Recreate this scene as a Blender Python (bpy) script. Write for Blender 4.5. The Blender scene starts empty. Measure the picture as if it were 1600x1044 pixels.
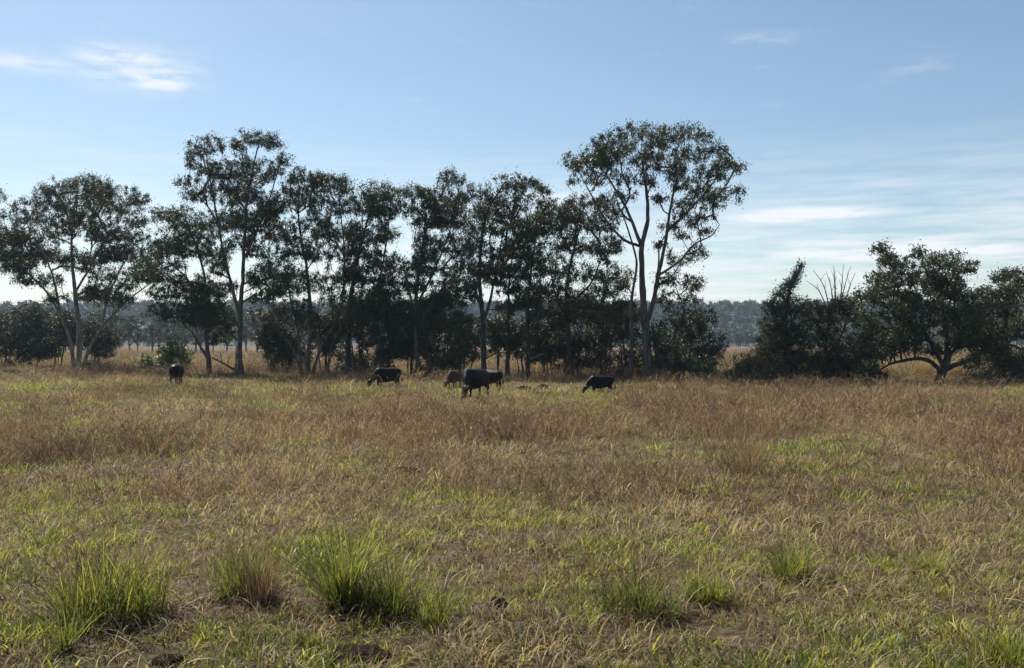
import bpy, bmesh, math, random
import numpy as np
from mathutils import Vector, Matrix, Quaternion
R = math.radians
rng = np.random.default_rng(7)
random.seed(7)
sc = bpy.context.scene
C = sc.collection

# ------------------------------------------------------------------ camera
EYE, FPX, HOR = 2.7, 1500.0, 535.0            # eye height (m), focal length and horizon row in photo pixels
cam_d = bpy.data.cameras.new('camera'); cam = bpy.data.objects.new('camera', cam_d); C.objects.link(cam)
cam_d.sensor_width = 36; cam_d.lens = 36 * FPX / 1600
cam_d.clip_start = 0.1; cam_d.clip_end = 6000
cam.location = (0, 0, EYE)
cam.rotation_euler = (R(90) + math.atan((HOR - 522) / FPX), 0, 0)
sc.camera = cam

# ------------------------------------------------------------------ sky and sun
SUN_AZ, SUN_EL = R(-36), R(50)                # azimuth from +Y, negative = to the left
w = bpy.data.worlds.new('World'); sc.world = w; w.use_nodes = True
nt = w.node_tree; N = nt.nodes; L = nt.links; N.clear()
def nd(t, **k):
    n = N.new(t)
    for a, v in k.items(): setattr(n, a, v)
    return n
def mth(op, a, b=None, clamp=False):
    n = nd('ShaderNodeMath', operation=op, use_clamp=clamp)
    for i, v in enumerate((a, b)):
        if v is None: continue
        if isinstance(v, (int, float)): n.inputs[i].default_value = v
        else: L.new(v, n.inputs[i])
    return n.outputs[0]
sky = nd('ShaderNodeTexSky', sky_type='NISHITA', sun_disc=False)
sky.sun_elevation = SUN_EL; sky.sun_rotation = SUN_AZ
sky.altitude = 100; sky.air_density = 1.0; sky.dust_density = 0.7; sky.ozone_density = 0.7
tc = nd('ShaderNodeTexCoord'); sp = nd('ShaderNodeSeparateXYZ'); L.new(tc.outputs['Generated'], sp.inputs[0])
az = mth('MULTIPLY', mth('ARCTAN2', sp.outputs[0], sp.outputs[1]), 180 / math.pi)
el = mth('MULTIPLY', mth('ARCSINE', sp.outputs[2]), 180 / math.pi)
def noise2(sx, sy, scale, detail, seed):
    c = nd('ShaderNodeCombineXYZ')
    L.new(mth('MULTIPLY', az, sx), c.inputs[0]); L.new(mth('MULTIPLY', el, sy), c.inputs[1]); c.inputs[2].default_value = seed
    n = nd('ShaderNodeTexNoise'); n.inputs['Scale'].default_value = scale; n.inputs['Detail'].default_value = detail
    n.inputs['Roughness'].default_value = 0.6
    L.new(c.outputs[0], n.inputs['Vector']); return n.outputs[0]
def gauss(a0, e0, wa, we):
    u = mth('POWER', mth('ABSOLUTE', mth('DIVIDE', mth('SUBTRACT', az, a0), wa)), 4.0)
    v = mth('POWER', mth('ABSOLUTE', mth('DIVIDE', mth('SUBTRACT', el, e0), we)), 2.0)
    return mth('EXPONENT', mth('MULTIPLY', mth('ADD', u, v), -1.0))
def ramp(v, lo, hi):
    return mth('SMOOTH_MIN', mth('DIVIDE', mth('SUBTRACT', v, lo), hi - lo, True), 1.0) if False else mth('DIVIDE', mth('SUBTRACT', v, lo), hi - lo, True)
streak = noise2(0.16, 1.7, 1.0, 6, 3.1)
wisp = noise2(0.30, 1.1, 1.0, 8, 8.7)
fine = noise2(0.55, 2.2, 1.0, 9, 1.3)
# low band of thin streaks all round the horizon, thinning out upwards
lowfade = mth('MULTIPLY', ramp(el, 12.0, 4.5), ramp(el, -1.0, 1.0))
c_low = mth('MULTIPLY', mth('MULTIPLY', ramp(streak, 0.34, 0.70), lowfade), 0.8)
veil = mth('MULTIPLY', ramp(wisp, 0.62, 0.95), 0.25)
def cloud(a0, e0, wa, we, lo, hi, k, src):
    return mth('MULTIPLY', mth('MULTIPLY', ramp(mth('ADD', mth('MULTIPLY', src, 0.65), mth('MULTIPLY', fine, 0.35)), lo, hi), gauss(a0, e0, wa, we)), k)
cl = [cloud(-21.3, 14.9, 3.3, 1.0, 0.33, 0.60, 0.55, fine), cloud(-27.2, 14.65, 2.1, 0.45, 0.32, 0.55, 0.5, fine), cloud(-20.2, 14.2, 1.4, 0.32, 0.33, 0.5, 0.5, fine), cloud(-22.5, 15.5, 2.0, 0.4, 0.36, 0.55, 0.35, wisp),
      cloud(17.0, 7.25, 4.0, 0.36, 0.33, 0.52, 0.75, wisp), cloud(14.4, 17.0, 1.9, 0.35, 0.40, 0.60, 0.4, wisp),
      cloud(21.8, 5.0, 7.0, 0.5, 0.36, 0.55, 0.6, streak), cloud(22.9, 14.9, 2.0, 0.4, 0.44, 0.62, 0.25, wisp), cloud(2.7, 8.3, 2.2, 0.5, 0.36, 0.5, 0.6, wisp)]
tot = mth('ADD', c_low, veil)
for c_ in cl: tot = mth('ADD', tot, c_)
tot = mth('MINIMUM', tot, 0.8)
mixc = nd('ShaderNodeMix', data_type='RGBA'); L.new(tot, mixc.inputs['Factor'])
SKY_STR = 0.0575
gain = nd('ShaderNodeMix', data_type='RGBA', blend_type='MULTIPLY'); gain.inputs['Factor'].default_value = 1.0; gain.inputs['B'].default_value = (0.95, 1.02, 1.02, 1)
L.new(sky.outputs[0], gain.inputs['A']); L.new(gain.outputs['Result'], mixc.inputs['A']); mixc.inputs['B'].default_value = (9.0, 9.0, 9.2, 1)
bg = nd('ShaderNodeBackground'); bg.inputs['Strength'].default_value = SKY_STR
L.new(mixc.outputs['Result'], bg.inputs[0])
wo = nd('ShaderNodeOutputWorld'); L.new(bg.outputs[0], wo.inputs[0])

sun_d = bpy.data.lights.new('sun', 'SUN'); sun = bpy.data.objects.new('sun', sun_d); C.objects.link(sun)
sun_d.energy = 4.0; sun_d.angle = R(0.53); sun_d.color = (1.0, 0.93, 0.82)
sdir = Vector((math.sin(SUN_AZ) * math.cos(SUN_EL), math.cos(SUN_AZ) * math.cos(SUN_EL), math.sin(SUN_EL)))
sun.rotation_euler = sdir.to_track_quat('Z', 'Y').to_euler(); sun.location = (-40, 40, 60)

vs = sc.view_settings
vs.view_transform = 'Standard'; vs.look = 'None'; vs.gamma = 1; vs.use_curve_mapping = False; vs.exposure = 1.0
sc.cycles.max_bounces = 4; sc.cycles.diffuse_bounces = 2; sc.cycles.glossy_bounces = 2; sc.cycles.transmission_bounces = 4
sc.cycles.transparent_max_bounces = 4; sc.cycles.volume_bounces = 1
sc.cycles.use_denoising = True

# ------------------------------------------------------------------ helpers
def tag(o, label=None, cat=None, group=None, kind=None):
    if label: o['label'] = label
    if cat: o['category'] = cat
    if group: o['group'] = group
    if kind: o['kind'] = kind
    return o
def empty(name, loc, label=None, cat=None, group=None):
    o = bpy.data.objects.new(name, None); C.objects.link(o); o.location = loc; o.empty_display_size = 0.3
    return tag(o, label, cat, group)
def mesh_np(name, verts, faces, mat=None, attrs=None, smooth=False):
    """verts (n,3); faces: list of (m,k) int arrays"""
    me = bpy.data.meshes.new(name)
    verts = np.ascontiguousarray(verts, dtype=np.float32)
    faces = [np.asarray(f, dtype=np.int32) for f in faces if len(f)]
    nl = sum(f.size for f in faces); nf = sum(len(f) for f in faces)
    me.vertices.add(len(verts)); me.vertices.foreach_set('co', verts.ravel())
    me.loops.add(nl); me.loops.foreach_set('vertex_index', np.concatenate([f.ravel() for f in faces]))
    me.polygons.add(nf)
    tot_ = np.concatenate([np.full(len(f), f.shape[1], dtype=np.int32) for f in faces])
    st = np.concatenate([[0], np.cumsum(tot_)[:-1]]).astype(np.int32)
    me.polygons.foreach_set('loop_start', st)
    if smooth: me.polygons.foreach_set('use_smooth', np.ones(nf, dtype=bool))
    if attrs:
        for k, v in attrs.items():
            a = me.attributes.new(k, 'FLOAT', 'POINT'); a.data.foreach_set('value', np.ascontiguousarray(v, dtype=np.float32))
    me.update(calc_edges=True); me.validate()
    if mat: me.materials.append(mat)
    return me
def obj(name, me, parent=None, loc=None):
    o = bpy.data.objects.new(name, me); C.objects.link(o)
    if parent: o.parent = parent
    if loc is not None: o.location = loc
    return o
def hash2(ix, iy, s):
    h = (ix.astype(np.int64) * 374761393 + iy.astype(np.int64) * 668265263 + s * 1274126177) & 0x7fffffff
    h = ((h ^ (h >> 13)) * 1103515245) & 0x7fffffff
    return ((h ^ (h >> 16)) & 0xffff) / 65535.0
def vnoise(x, y, s):
    x = np.asarray(x, float); y = np.asarray(y, float)
    ix = np.floor(x); iy = np.floor(y); fx = x - ix; fy = y - iy
    fx = fx * fx * (3 - 2 * fx); fy = fy * fy * (3 - 2 * fy)
    ix = ix.astype(np.int64); iy = iy.astype(np.int64)
    a = hash2(ix, iy, s); b = hash2(ix + 1, iy, s); c = hash2(ix, iy + 1, s); d = hash2(ix + 1, iy + 1, s)
    return (a * (1 - fx) + b * fx) * (1 - fy) + (c * (1 - fx) + d * fx) * fy
def fbm(x, y, s, o=4):
    v = 0; t = 0; a = 1.0
    for i in range(o):
        v = v + a * vnoise(np.asarray(x) * 2 ** i, np.asarray(y) * 2 ** i, s + i); t += a; a *= 0.55
    return v / t
def gz(x, y):
    """height of the ground"""
    x = np.asarray(x, float); y = np.asarray(y, float)
    near = 0.10 * (fbm(x * 0.35, y * 0.35, 11, 3) - 0.5) * np.clip(1.4 - y / 90, 0.3, 1)
    return near + 0.35 * (fbm(x * 0.03 + 9, y * 0.03, 21, 3) - 0.5) * np.clip(np.abs(y) / 60, 0, 1)
def gzf(x, y): return float(gz(np.array([x]), np.array([y]))[0])
def P(px, py, Y):
    return np.array([(px - 800) / FPX * Y, Y, EYE - (py - HOR) / FPX * Y])

# ------------------------------------------------------------------ materials
def mat(name):
    m = bpy.data.materials.new(name); m.use_nodes = True
    t = m.node_tree; t.nodes.clear(); return m, t.nodes, t.links
def leafy(name, cols, trans=0.25, rough=0.55, attr='tint', instancer=False, spec=0.3, tcol=1.5):
    """leaf or grass blade: colours blended by the per-leaf value, some light shining through"""
    m, n, l = mat(name)
    a = n.new('ShaderNodeAttribute'); a.attribute_name = attr
    cr = n.new('ShaderNodeValToRGB'); e = cr.color_ramp.elements
    while len(e) < len(cols): e.new(0.5)
    for i, c in enumerate(cols):
        e[i].position = i / (len(cols) - 1); e[i].color = (*c, 1)
    if instancer:
        b = n.new('ShaderNodeAttribute'); b.attribute_name = 'gtint'; b.attribute_type = 'INSTANCER'
        ad = n.new('ShaderNodeMath'); ad.operation = 'ADD'; ad.use_clamp = True
        l.new(a.outputs['Fac'], ad.inputs[0]); l.new(b.outputs['Fac'], ad.inputs[1]); l.new(ad.outputs[0], cr.inputs[0])
    else:
        l.new(a.outputs['Fac'], cr.inputs[0])
    p = n.new('ShaderNodeBsdfPrincipled'); p.inputs['Roughness'].default_value = rough
    p.inputs['Specular IOR Level'].default_value = spec
    l.new(cr.outputs[0], p.inputs['Base Color'])
    tr = n.new('ShaderNodeBsdfTranslucent')
    mu = n.new('ShaderNodeMix'); mu.data_type = 'RGBA'; mu.blend_type = 'MULTIPLY'; mu.inputs['Factor'].default_value = 1
    l.new(cr.outputs[0], mu.inputs['A']); mu.inputs['B'].default_value = (tcol, tcol * 1.02, tcol * 0.7, 1)
    l.new(mu.outputs['Result'], tr.inputs[0])
    mx = n.new('ShaderNodeMixShader'); mx.inputs[0].default_value = trans
    l.new(p.outputs[0], mx.inputs[1]); l.new(tr.outputs[0], mx.inputs[2])
    o = n.new('ShaderNodeOutputMaterial'); l.new(mx.outputs[0], o.inputs[0])
    return m
def bark(name, c1, c2, scale=6.0):
    m, n, l = mat(name)
    g = n.new('ShaderNodeNewGeometry'); mp = n.new('ShaderNodeMapping'); mp.inputs['Scale'].default_value = (1.0, 1.0, 0.25)
    l.new(g.outputs['Position'], mp.inputs[0])
    t = n.new('ShaderNodeTexNoise'); t.inputs['Scale'].default_value = scale; t.inputs['Detail'].default_value = 6
    l.new(mp.outputs[0], t.inputs['Vector'])
    cr = n.new('ShaderNodeValToRGB'); cr.color_ramp.elements[0].position = 0.35; cr.color_ramp.elements[1].position = 0.68
    cr.color_ramp.elements[0].color = (*c1, 1); cr.color_ramp.elements[1].color = (*c2, 1); l.new(t.outputs[0], cr.inputs[0])
    p = n.new('ShaderNodeBsdfPrincipled'); p.inputs['Roughness'].default_value = 0.9; p.inputs['Specular IOR Level'].default_value = 0.2
    l.new(cr.outputs[0], p.inputs['Base Color'])
    b = n.new('ShaderNodeBump'); b.inputs['Strength'].default_value = 0.5; b.inputs['Distance'].default_value = 0.03
    l.new(t.outputs[0], b.inputs['Height']); l.new(b.outputs[0], p.inputs['Normal'])
    o = n.new('ShaderNodeOutputMaterial'); l.new(p.outputs[0], o.inputs[0]); return m
M = {}
M['gum'] = leafy('gum_leaf', [(0.030, 0.042, 0.020), (0.050, 0.066, 0.028), (0.080, 0.092, 0.042)], 0.18, 0.45)
M['gum2'] = leafy('gum_leaf_olive', [(0.032, 0.040, 0.018), (0.056, 0.064, 0.026), (0.094, 0.098, 0.045)], 0.18, 0.45)
M['under'] = leafy('understorey_leaf', [(0.030, 0.037, 0.022), (0.055, 0.064, 0.038), (0.105, 0.112, 0.070)], 0.15, 0.55)
M['oak'] = leafy('spreading_leaf', [(0.036, 0.045, 0.022), (0.066, 0.078, 0.038), (0.125, 0.135, 0.072)], 0.18, 0.55)
M['needle'] = leafy('needle_leaf', [(0.036, 0.044, 0.026), (0.070, 0.078, 0.046), (0.13, 0.135, 0.085)], 0.18, 0.6)
M['scrub'] = leafy('scrub_leaf', [(0.062, 0.058, 0.032), (0.11, 0.10, 0.055), (0.17, 0.14, 0.085)], 0.2, 0.6)
M['bright'] = leafy('green_bush_leaf', [(0.035, 0.065, 0.020), (0.060, 0.105, 0.030), (0.10, 0.15, 0.045)], 0.25, 0.45)
M['far'] = leafy('far_leaf', [(0.036, 0.044, 0.024), (0.055, 0.064, 0.034), (0.085, 0.09, 0.05)], 0.12, 0.6)
M['bark'] = bark('grey_bark', (0.055, 0.047, 0.040), (0.16, 0.14, 0.12))
M['bark_pale'] = bark('pale_bark', (0.12, 0.105, 0.09), (0.30, 0.27, 0.23))
M['bark_dark'] = bark('dark_bark', (0.028, 0.024, 0.022), (0.085, 0.073, 0.062))
M['deadwood'] = bark('dead_wood', (0.12, 0.105, 0.09), (0.28, 0.25, 0.21))

# ------------------------------------------------------------------ ground
def ground_material():
    m, n, l = mat('paddock_ground')
    g = n.new('ShaderNodeNewGeometry')
    def noi(s, d):
        t = n.new('ShaderNodeTexNoise'); t.inputs['Scale'].default_value = s; t.inputs['Detail'].default_value = d; t.inputs['Roughness'].default_value = 0.65
        l.new(g.outputs['Position'], t.inputs['Vector']); return t.outputs[0]
    def rampn(src, stops):
        cr = n.new('ShaderNodeValToRGB'); e = cr.color_ramp.elements
        while len(e) < len(stops): e.new(0.5)
        for i, (p_, c) in enumerate(stops): e[i].position = p_; e[i].color = (*c, 1)
        l.new(src, cr.inputs[0]); return cr.outputs[0]
    a = rampn(noi(9.0, 8), [(0.32, (0.035, 0.026, 0.018)), (0.5, (0.085, 0.060, 0.038)), (0.68, (0.17, 0.12, 0.075))])
    b = rampn(noi(9.0, 8), [(0.35, (0.035, 0.034, 0.016)), (0.65, (0.085, 0.080, 0.036))])
    f = rampn(noi(0.45, 5), [(0.47, (0, 0, 0)), (0.62, (0.8, 0.8, 0.8))])
    mx = n.new('ShaderNodeMix'); mx.data_type = 'RGBA'; l.new(f, mx.inputs['Factor']); l.new(a, mx.inputs['A']); l.new(b, mx.inputs['B'])
    # far paddock: dry pinkish straw with wide soft patches
    far = rampn(noi(0.05, 7), [(0.35, (0.105, 0.072, 0.052)), (0.55, (0.155, 0.108, 0.078)), (0.7, (0.20, 0.155, 0.11))])
    sx = n.new('ShaderNodeSeparateXYZ'); l.new(g.outputs['Position'], sx.inputs[0])
    mr = n.new('ShaderNodeMapRange'); mr.inputs['From Min'].default_value = 75; mr.inputs['From Max'].default_value = 125; l.new(sx.outputs[1], mr.inputs['Value'])
    m2 = n.new('ShaderNodeMix'); m2.data_type = 'RGBA'; l.new(mr.outputs[0], m2.inputs['Factor']); l.new(mx.outputs['Result'], m2.inputs['A']); l.new(far, m2.inputs['B'])
    p = n.new('ShaderNodeBsdfPrincipled'); p.inputs['Roughness'].default_value = 1.0; p.inputs['Specular IOR Level'].default_value = 0.05
    l.new(m2.outputs['Result'], p.inputs['Base Color'])
    bp = n.new('ShaderNodeBump'); bp.inputs['Strength'].default_value = 0.8; bp.inputs['Distance'].default_value = 0.05
    l.new(noi(14.0, 8), bp.inputs['Height']); l.new(bp.outputs[0], p.inputs['Normal'])
    o = n.new('ShaderNodeOutputMaterial'); l.new(p.outputs[0], o.inputs[0]); return m
M['ground'] = ground_material()
ys = np.concatenate([np.linspace(-300, -5, 12), np.arange(-4, 40, 0.35), np.arange(40, 110, 1.0), np.geomspace(112, 1450, 50)])
us = np.concatenate([np.linspace(-1, -0.03, 60)[:-1] , np.linspace(-0.03, 0.03, 150), np.linspace(0.03, 1, 60)[1:]])
xs = np.sign(us) * np.abs(us) ** 1.0 * 1400
gx, gy = np.meshgrid(xs, ys); gzv = gz(gx, gy)
nv = gx.size; W = len(xs); idx = np.arange(nv).reshape(gx.shape)
gf = np.stack([idx[:-1, :-1], idx[:-1, 1:], idx[1:, 1:], idx[1:, :-1]], -1).reshape(-1, 4)
go = obj('ground', mesh_np('ground', np.stack([gx, gy, gzv], -1).reshape(-1, 3), [gf], M['ground'], smooth=True))
tag(go, 'broad flat paddock of brown soil under dry grass', 'ground', kind='structure')

# distant wooded hills
def hillh(x, y):
    base = 26 + 10 * fbm(x * 0.0035 + 3, x * 0 + 1.0, 31, 3) + 5 * fbm(x * 0.012, y * 0.01, 35, 3)
    return base * np.clip((y - 700) / 260, 0, 1) ** 0.8 * np.clip((1450 - y) / 300, 0, 1) ** 0.5 - 0.5
hx, hy = np.meshgrid(np.linspace(-1200, 1200, 120), np.linspace(690, 1440, 40))
hz = hillh(hx, hy); ii = np.arange(hx.size).reshape(hx.shape)
hf = np.stack([ii[:-1, :-1], ii[:-1, 1:], ii[1:, 1:], ii[1:, :-1]], -1).reshape(-1, 4)
M['hill'] = bark('hill_scrub', (0.035, 0.040, 0.024), (0.075, 0.075, 0.045), 0.05)
tag(obj('hills', mesh_np('hills', np.stack([hx, hy, hz], -1).reshape(-1, 3), [hf], M['hill'], smooth=True)), 'low wooded hills along the horizon', 'hills', kind='structure')

# ------------------------------------------------------------------ scattering by geometry nodes
def proto_collection(name, meshes):
    col = bpy.data.collections.new(name)
    for i, me in enumerate(meshes):
        o = bpy.data.objects.new('%s_%02d' % (name, i), me); col.objects.link(o)
    return col
def scatter(name, pts, rot, scl, var, tint, col, label, cat):
    me = bpy.data.meshes.new(name); n = len(pts)
    me.vertices.add(n); me.vertices.foreach_set('co', np.ascontiguousarray(pts, dtype=np.float32).ravel())
    a = me.attributes.new('rot', 'FLOAT_VECTOR', 'POINT'); a.data.foreach_set('vector', np.ascontiguousarray(rot, dtype=np.float32).ravel())
    a = me.attributes.new('scl', 'FLOAT_VECTOR', 'POINT'); a.data.foreach_set('vector', np.ascontiguousarray(scl, dtype=np.float32).ravel())
    a = me.attributes.new('variant', 'INT', 'POINT'); a.data.foreach_set('value', np.ascontiguousarray(var, dtype=np.int32))
    a = me.attributes.new('gtint', 'FLOAT', 'POINT'); a.data.foreach_set('value', np.ascontiguousarray(tint, dtype=np.float32))
    o = obj(name, me)
    t = bpy.data.node_groups.new(name, 'GeometryNodeTree')
    t.interface.new_socket('Geometry', in_out='INPUT', socket_type='NodeSocketGeometry')
    t.interface.new_socket('Geometry', in_out='OUTPUT', socket_type='NodeSocketGeometry')
    gi = t.nodes.new('NodeGroupInput'); gout = t.nodes.new('NodeGroupOutput')
    ci = t.nodes.new('GeometryNodeCollectionInfo'); ci.inputs['Collection'].default_value = col
    ci.inputs['Separate Children'].default_value = True; ci.inputs['Reset Children'].default_value = True
    ip = t.nodes.new('GeometryNodeInstanceOnPoints'); ip.inputs['Pick Instance'].default_value = True
    def na(nm, ty):
        q = t.nodes.new('GeometryNodeInputNamedAttribute'); q.data_type = ty; q.inputs['Name'].default_value = nm
        return [s for s in q.outputs if s.name == 'Attribute' and s.enabled][0]
    t.links.new(gi.outputs[0], ip.inputs['Points']); t.links.new(ci.outputs[0], ip.inputs['Instance'])
    t.links.new(na('variant', 'INT'), ip.inputs['Instance Index'])
    t.links.new(na('rot', 'FLOAT_VECTOR'), ip.inputs['Rotation']); t.links.new(na('scl', 'FLOAT_VECTOR'), ip.inputs['Scale'])
    t.links.new(ip.outputs[0], gout.inputs[0])
    md = o.modifiers.new('scatter', 'NODES'); md.node_group = t
    return tag(o, label, cat, kind='stuff')

# ------------------------------------------------------------------ trees
def tube(path, rad, sides):
    """swept tube along path (n,3) with radii (n,)"""
    path = np.asarray(path); n = len(path)
    d = np.gradient(path, axis=0); d /= np.linalg.norm(d, axis=1)[:, None] + 1e-9
    ref = np.array([0.31, 0.93, 0.2]); u = np.cross(d, ref); u /= np.linalg.norm(u, axis=1)[:, None] + 1e-9; v = np.cross(d, u)
    a = np.arange(sides) * 2 * math.pi / sides
    ring = path[:, None] + rad[:, None, None] * (np.cos(a)[None, :, None] * u[:, None] + np.sin(a)[None, :, None] * v[:, None])
    vs_ = ring.reshape(-1, 3); k = np.arange(n * sides).reshape(n, sides)
    f = np.stack([k[:-1], np.roll(k[:-1], -1, 1), np.roll(k[1:], -1, 1), k[1:]], -1).reshape(-1, 4)
    return vs_, f
class Wood:
    def __init__(s): s.v = []; s.f = []; s.n = 0
    def add(s, vf):
        s.v.append(vf[0]); s.f.append(vf[1] + s.n); s.n += len(vf[0])
    def mesh(s, name, m, org):
        return mesh_np(name, np.concatenate(s.v) - org, [np.concatenate(s.f)], m, smooth=True)
def smooth_path(pts, step):
    pts = np.asarray(pts, float)
    if len(pts) > 2:
        p = np.vstack([2 * pts[0] - pts[1], pts, 2 * pts[-1] - pts[-2]]); out = []
        for i in range(1, len(p) - 2):
            seg = np.linalg.norm(p[i + 1] - p[i]); k = max(2, int(seg / step))
            for t in np.arange(k) / k:
                out.append(0.5 * (2 * p[i] + (p[i + 1] - p[i - 1]) * t + (2 * p[i - 1] - 5 * p[i] + 4 * p[i + 1] - p[i + 2]) * t * t + (3 * p[i] - p[i - 1] - 3 * p[i + 1] + p[i + 2]) * t ** 3))
        out.append(pts[-1]); return np.array(out)
    k = max(2, int(np.linalg.norm(pts[1] - pts[0]) / step)); t = np.linspace(0, 1, k + 1)[:, None]
    return pts[0] * (1 - t) + pts[1] * t
def leaves(cent, spread, n_each, lw, droop, r, flat=0.75):
    """rhombic leaves round clump centres; returns verts, faces, tint"""
    k = len(cent); n = k * n_each
    c = np.repeat(cent, n_each, 0); s = np.repeat(spread, n_each)
    off = r.normal(size=(n, 3)); off *= (np.abs(r.normal(size=(n, 1))) ** 0.7 * 0.75) / (np.linalg.norm(off, axis=1)[:, None] + 1e-6)
    off[:, 2] *= flat; p = c + off * s[:, None]
    ax = r.normal(size=(n, 3)); ax[:, 2] -= droop; ax /= np.linalg.norm(ax, axis=1)[:, None]
    sd = np.cross(ax, r.normal(size=(n, 3))); sd /= np.linalg.norm(sd, axis=1)[:, None] + 1e-6
    ln = (lw[0] * r.uniform(0.65, 1.3, n))[:, None]; wd = (lw[1] * r.uniform(0.7, 1.25, n))[:, None]
    nrm = np.cross(ax, sd)
    v = np.stack([p, p + ax * ln * 0.45 + sd * wd * 0.5 + nrm * wd * 0.15, p + ax * ln, p + ax * ln * 0.45 - sd * wd * 0.5 + nrm * wd * 0.15], 1).reshape(-1, 3)
    f = np.arange(n * 4).reshape(n, 4)
    ctint = np.repeat(r.uniform(0.0, 0.65, k), n_each)
    t = np.repeat(np.clip(ctint + r.normal(0.12, 0.16, n), 0, 1), 4)
    return v, f, t
def tree(name, label, cat, Y, base, stems, lobes, leafmat, barkmat, r0, group=None, lw=(0.215, 0.060), dens=1.7,
         droop=1.2, clump=0.34, flat=1.1, depthk=0.75, seed=1, jit=1.0, fill=0.10, twig=0.013, crown_c=None):
    """stems: polylines in photo pixels at distance Y, each (radius factor, points); lobes: foliage masses (x, y, rx, ry) in photo pixels"""
    r = np.random.default_rng(seed); s = Y / FPX
    lob = np.array([l[:4] for l in lobes], float)
    ext = []
    for i in range(len(lob)):                              # foliage also bridges neighbouring masses
        for j in range(i):
            dx, dy = (lob[i] - lob[j])[:2]
            if abs(dx) < 0.95 * (lob[i, 2] + lob[j, 2]) and abs(dy) < 1.15 * (lob[i, 3] + lob[j, 3]) and r.uniform() < fill:
                q = (lob[i] + lob[j]) / 2; ext.append([q[0] + r.normal(0, 3), q[1] + r.normal(0, 2), q[2] * 0.8, q[3] * 0.85])
    if ext: lob = np.vstack([lob, ext])
    jt = np.stack([r.normal(0, 4, len(lob)), r.normal(0, 5, len(lob))], -1); jt[:, 1] = np.where(lob[:, 1] < lob[:, 1].min() + 30, np.abs(jt[:, 1]) * 0.6, jt[:, 1]); lob[:, :2] += jit * np.clip(jt, -9, 9)
    cx = lob[:, 0].mean() if crown_c is None else crown_c; hw = max(np.abs(lob[:, 0] - cx).max(), 20) + 12
    # depth of every lobe: a round crown, alternating to front and back
    dep = []
    for i, l in enumerate(lob):
        m_ = math.sqrt(max(0.05, 1 - ((l[0] - cx) / hw) ** 2)) * hw * depthk * s
        dep.append(m_ * (r.uniform(0.15, 0.8) * (1 if i % 2 else -1)))
    bx, by = base; B = P(bx, by, Y); B[2] = gzf(B[0], B[1]) - 0.15
    root = empty(name, tuple(B), label, cat, group)
    # stems
    nodes = []; par = []; sid = []; srad = []; stem_nodes = []
    for k, (rf, pts) in enumerate(stems):
        w3 = []
        dz = r.uniform(-0.5, 0.5) * hw * depthk * s * 0.9 if k else r.uniform(-0.1, 0.1) * hw * s
        for j, q in enumerate(pts):
            t = j / max(1, len(pts) - 1)
            w3.append(P(q[0], q[1], Y + (dz * t * t if k else dz * t * 0.4)))
        w3 = np.array(w3)
        ground_start = (k == 0) or pts[0][1] > by - 22
        if ground_start: w3[0, 2] = gzf(w3[0, 0], w3[0, 1]) - 0.12
        elif nodes:                                        # start exactly on the nearest earlier stem
            dd = np.linalg.norm(np.array(nodes) - w3[0], axis=1); jn = int(np.argmin(dd)); w3[0] = nodes[jn]
        path = smooth_path(w3, 0.35)
        wob = np.cumsum(r.normal(0, 0.02, path.shape), 0); wob -= np.linspace(0, 1, len(path))[:, None] * wob[-1] * 0.5; wob[0] = 0
        path = path + wob * min(1.0, 18 * s)
        i0 = len(nodes); pi = -1 if ground_start else jn
        for q in path:
            nodes.append(q); par.append(pi); sid.append(k); srad.append(rf); pi = len(nodes) - 1
        stem_nodes.append((i0, len(nodes)))
    ns = len(nodes)
    # clump centres inside the lobes
    att = []; spr = []
    for l, d in zip(lob, dep):
        rx, ry = l[2] * s * 1.22, l[3] * s * 1.45; rd = 0.5 * (rx + ry) * 1.1
        c = P(l[0], l[1], Y + d)
        k = max(3, int(round(dens * 5.6 * (rx * ry) ** 0.75 / clump ** 1.1)))
        for _ in range(k):
            q = r.normal(size=3); q /= np.linalg.norm(q); q *= r.uniform(0.03, 1.0) ** 0.4
            if q[2] < -0.3: q[2] *= 0.6
            a_ = c + q * np.array([rx, rd, ry])
            if a_[2] < 0.35 + gzf(a_[0], a_[1]): a_[2] = 0.35 + gzf(a_[0], a_[1]) + r.uniform(0, 0.3)
            att.append(a_); spr.append(clump * r.uniform(0.5, 1.5))
    att = np.array(att); spr = np.array(spr)
    # connect every clump to the nearest wood, from the inside out
    sn = np.array(nodes[:ns]); d0 = np.array([np.min(np.linalg.norm(sn - a_, axis=1)) for a_ in att])
    cap = ns + len(att) * 7; NN = np.zeros((cap, 3)); NN[:ns] = sn; cnt = ns
    tips = []; chains = []
    for ai in np.argsort(d0):
        a_ = att[ai]; dv = a_ - NN[:cnt]; dist = np.linalg.norm(dv, axis=1)
        up = dv[:, 2] / (dist + 1e-6)
        cost = dist * (1.25 - 0.45 * up) + 0.25 * np.maximum(0, 0.8 - up) 
        j = int(np.argmin(cost)); q0 = NN[j]; D = dist[j]
        k = int(np.clip(D / 0.6, 1, 5)); bow = np.array([r.normal(0, 0.07), r.normal(0, 0.07), -0.10 * abs(r.normal())]) * D
        pi = j; ch = [j]
        for t in (np.arange(k) + 1) / k:
            q = q0 + (a_ - q0) * t + bow * math.sin(t * math.pi) + np.array([0, 0, 0.06 * D * math.sin(t * math.pi)])
            NN[cnt] = q; par.append(pi); sid.append(sid[j]); srad.append(0); pi = cnt; ch.append(cnt); cnt += 1
            if cnt >= cap: break
        chains.append(ch); tips.append(pi)
        if cnt >= cap - 8: break
    # pipe model radii
    A = np.zeros(cnt)
    for t in tips: A[t] += twig ** 2.2
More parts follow.
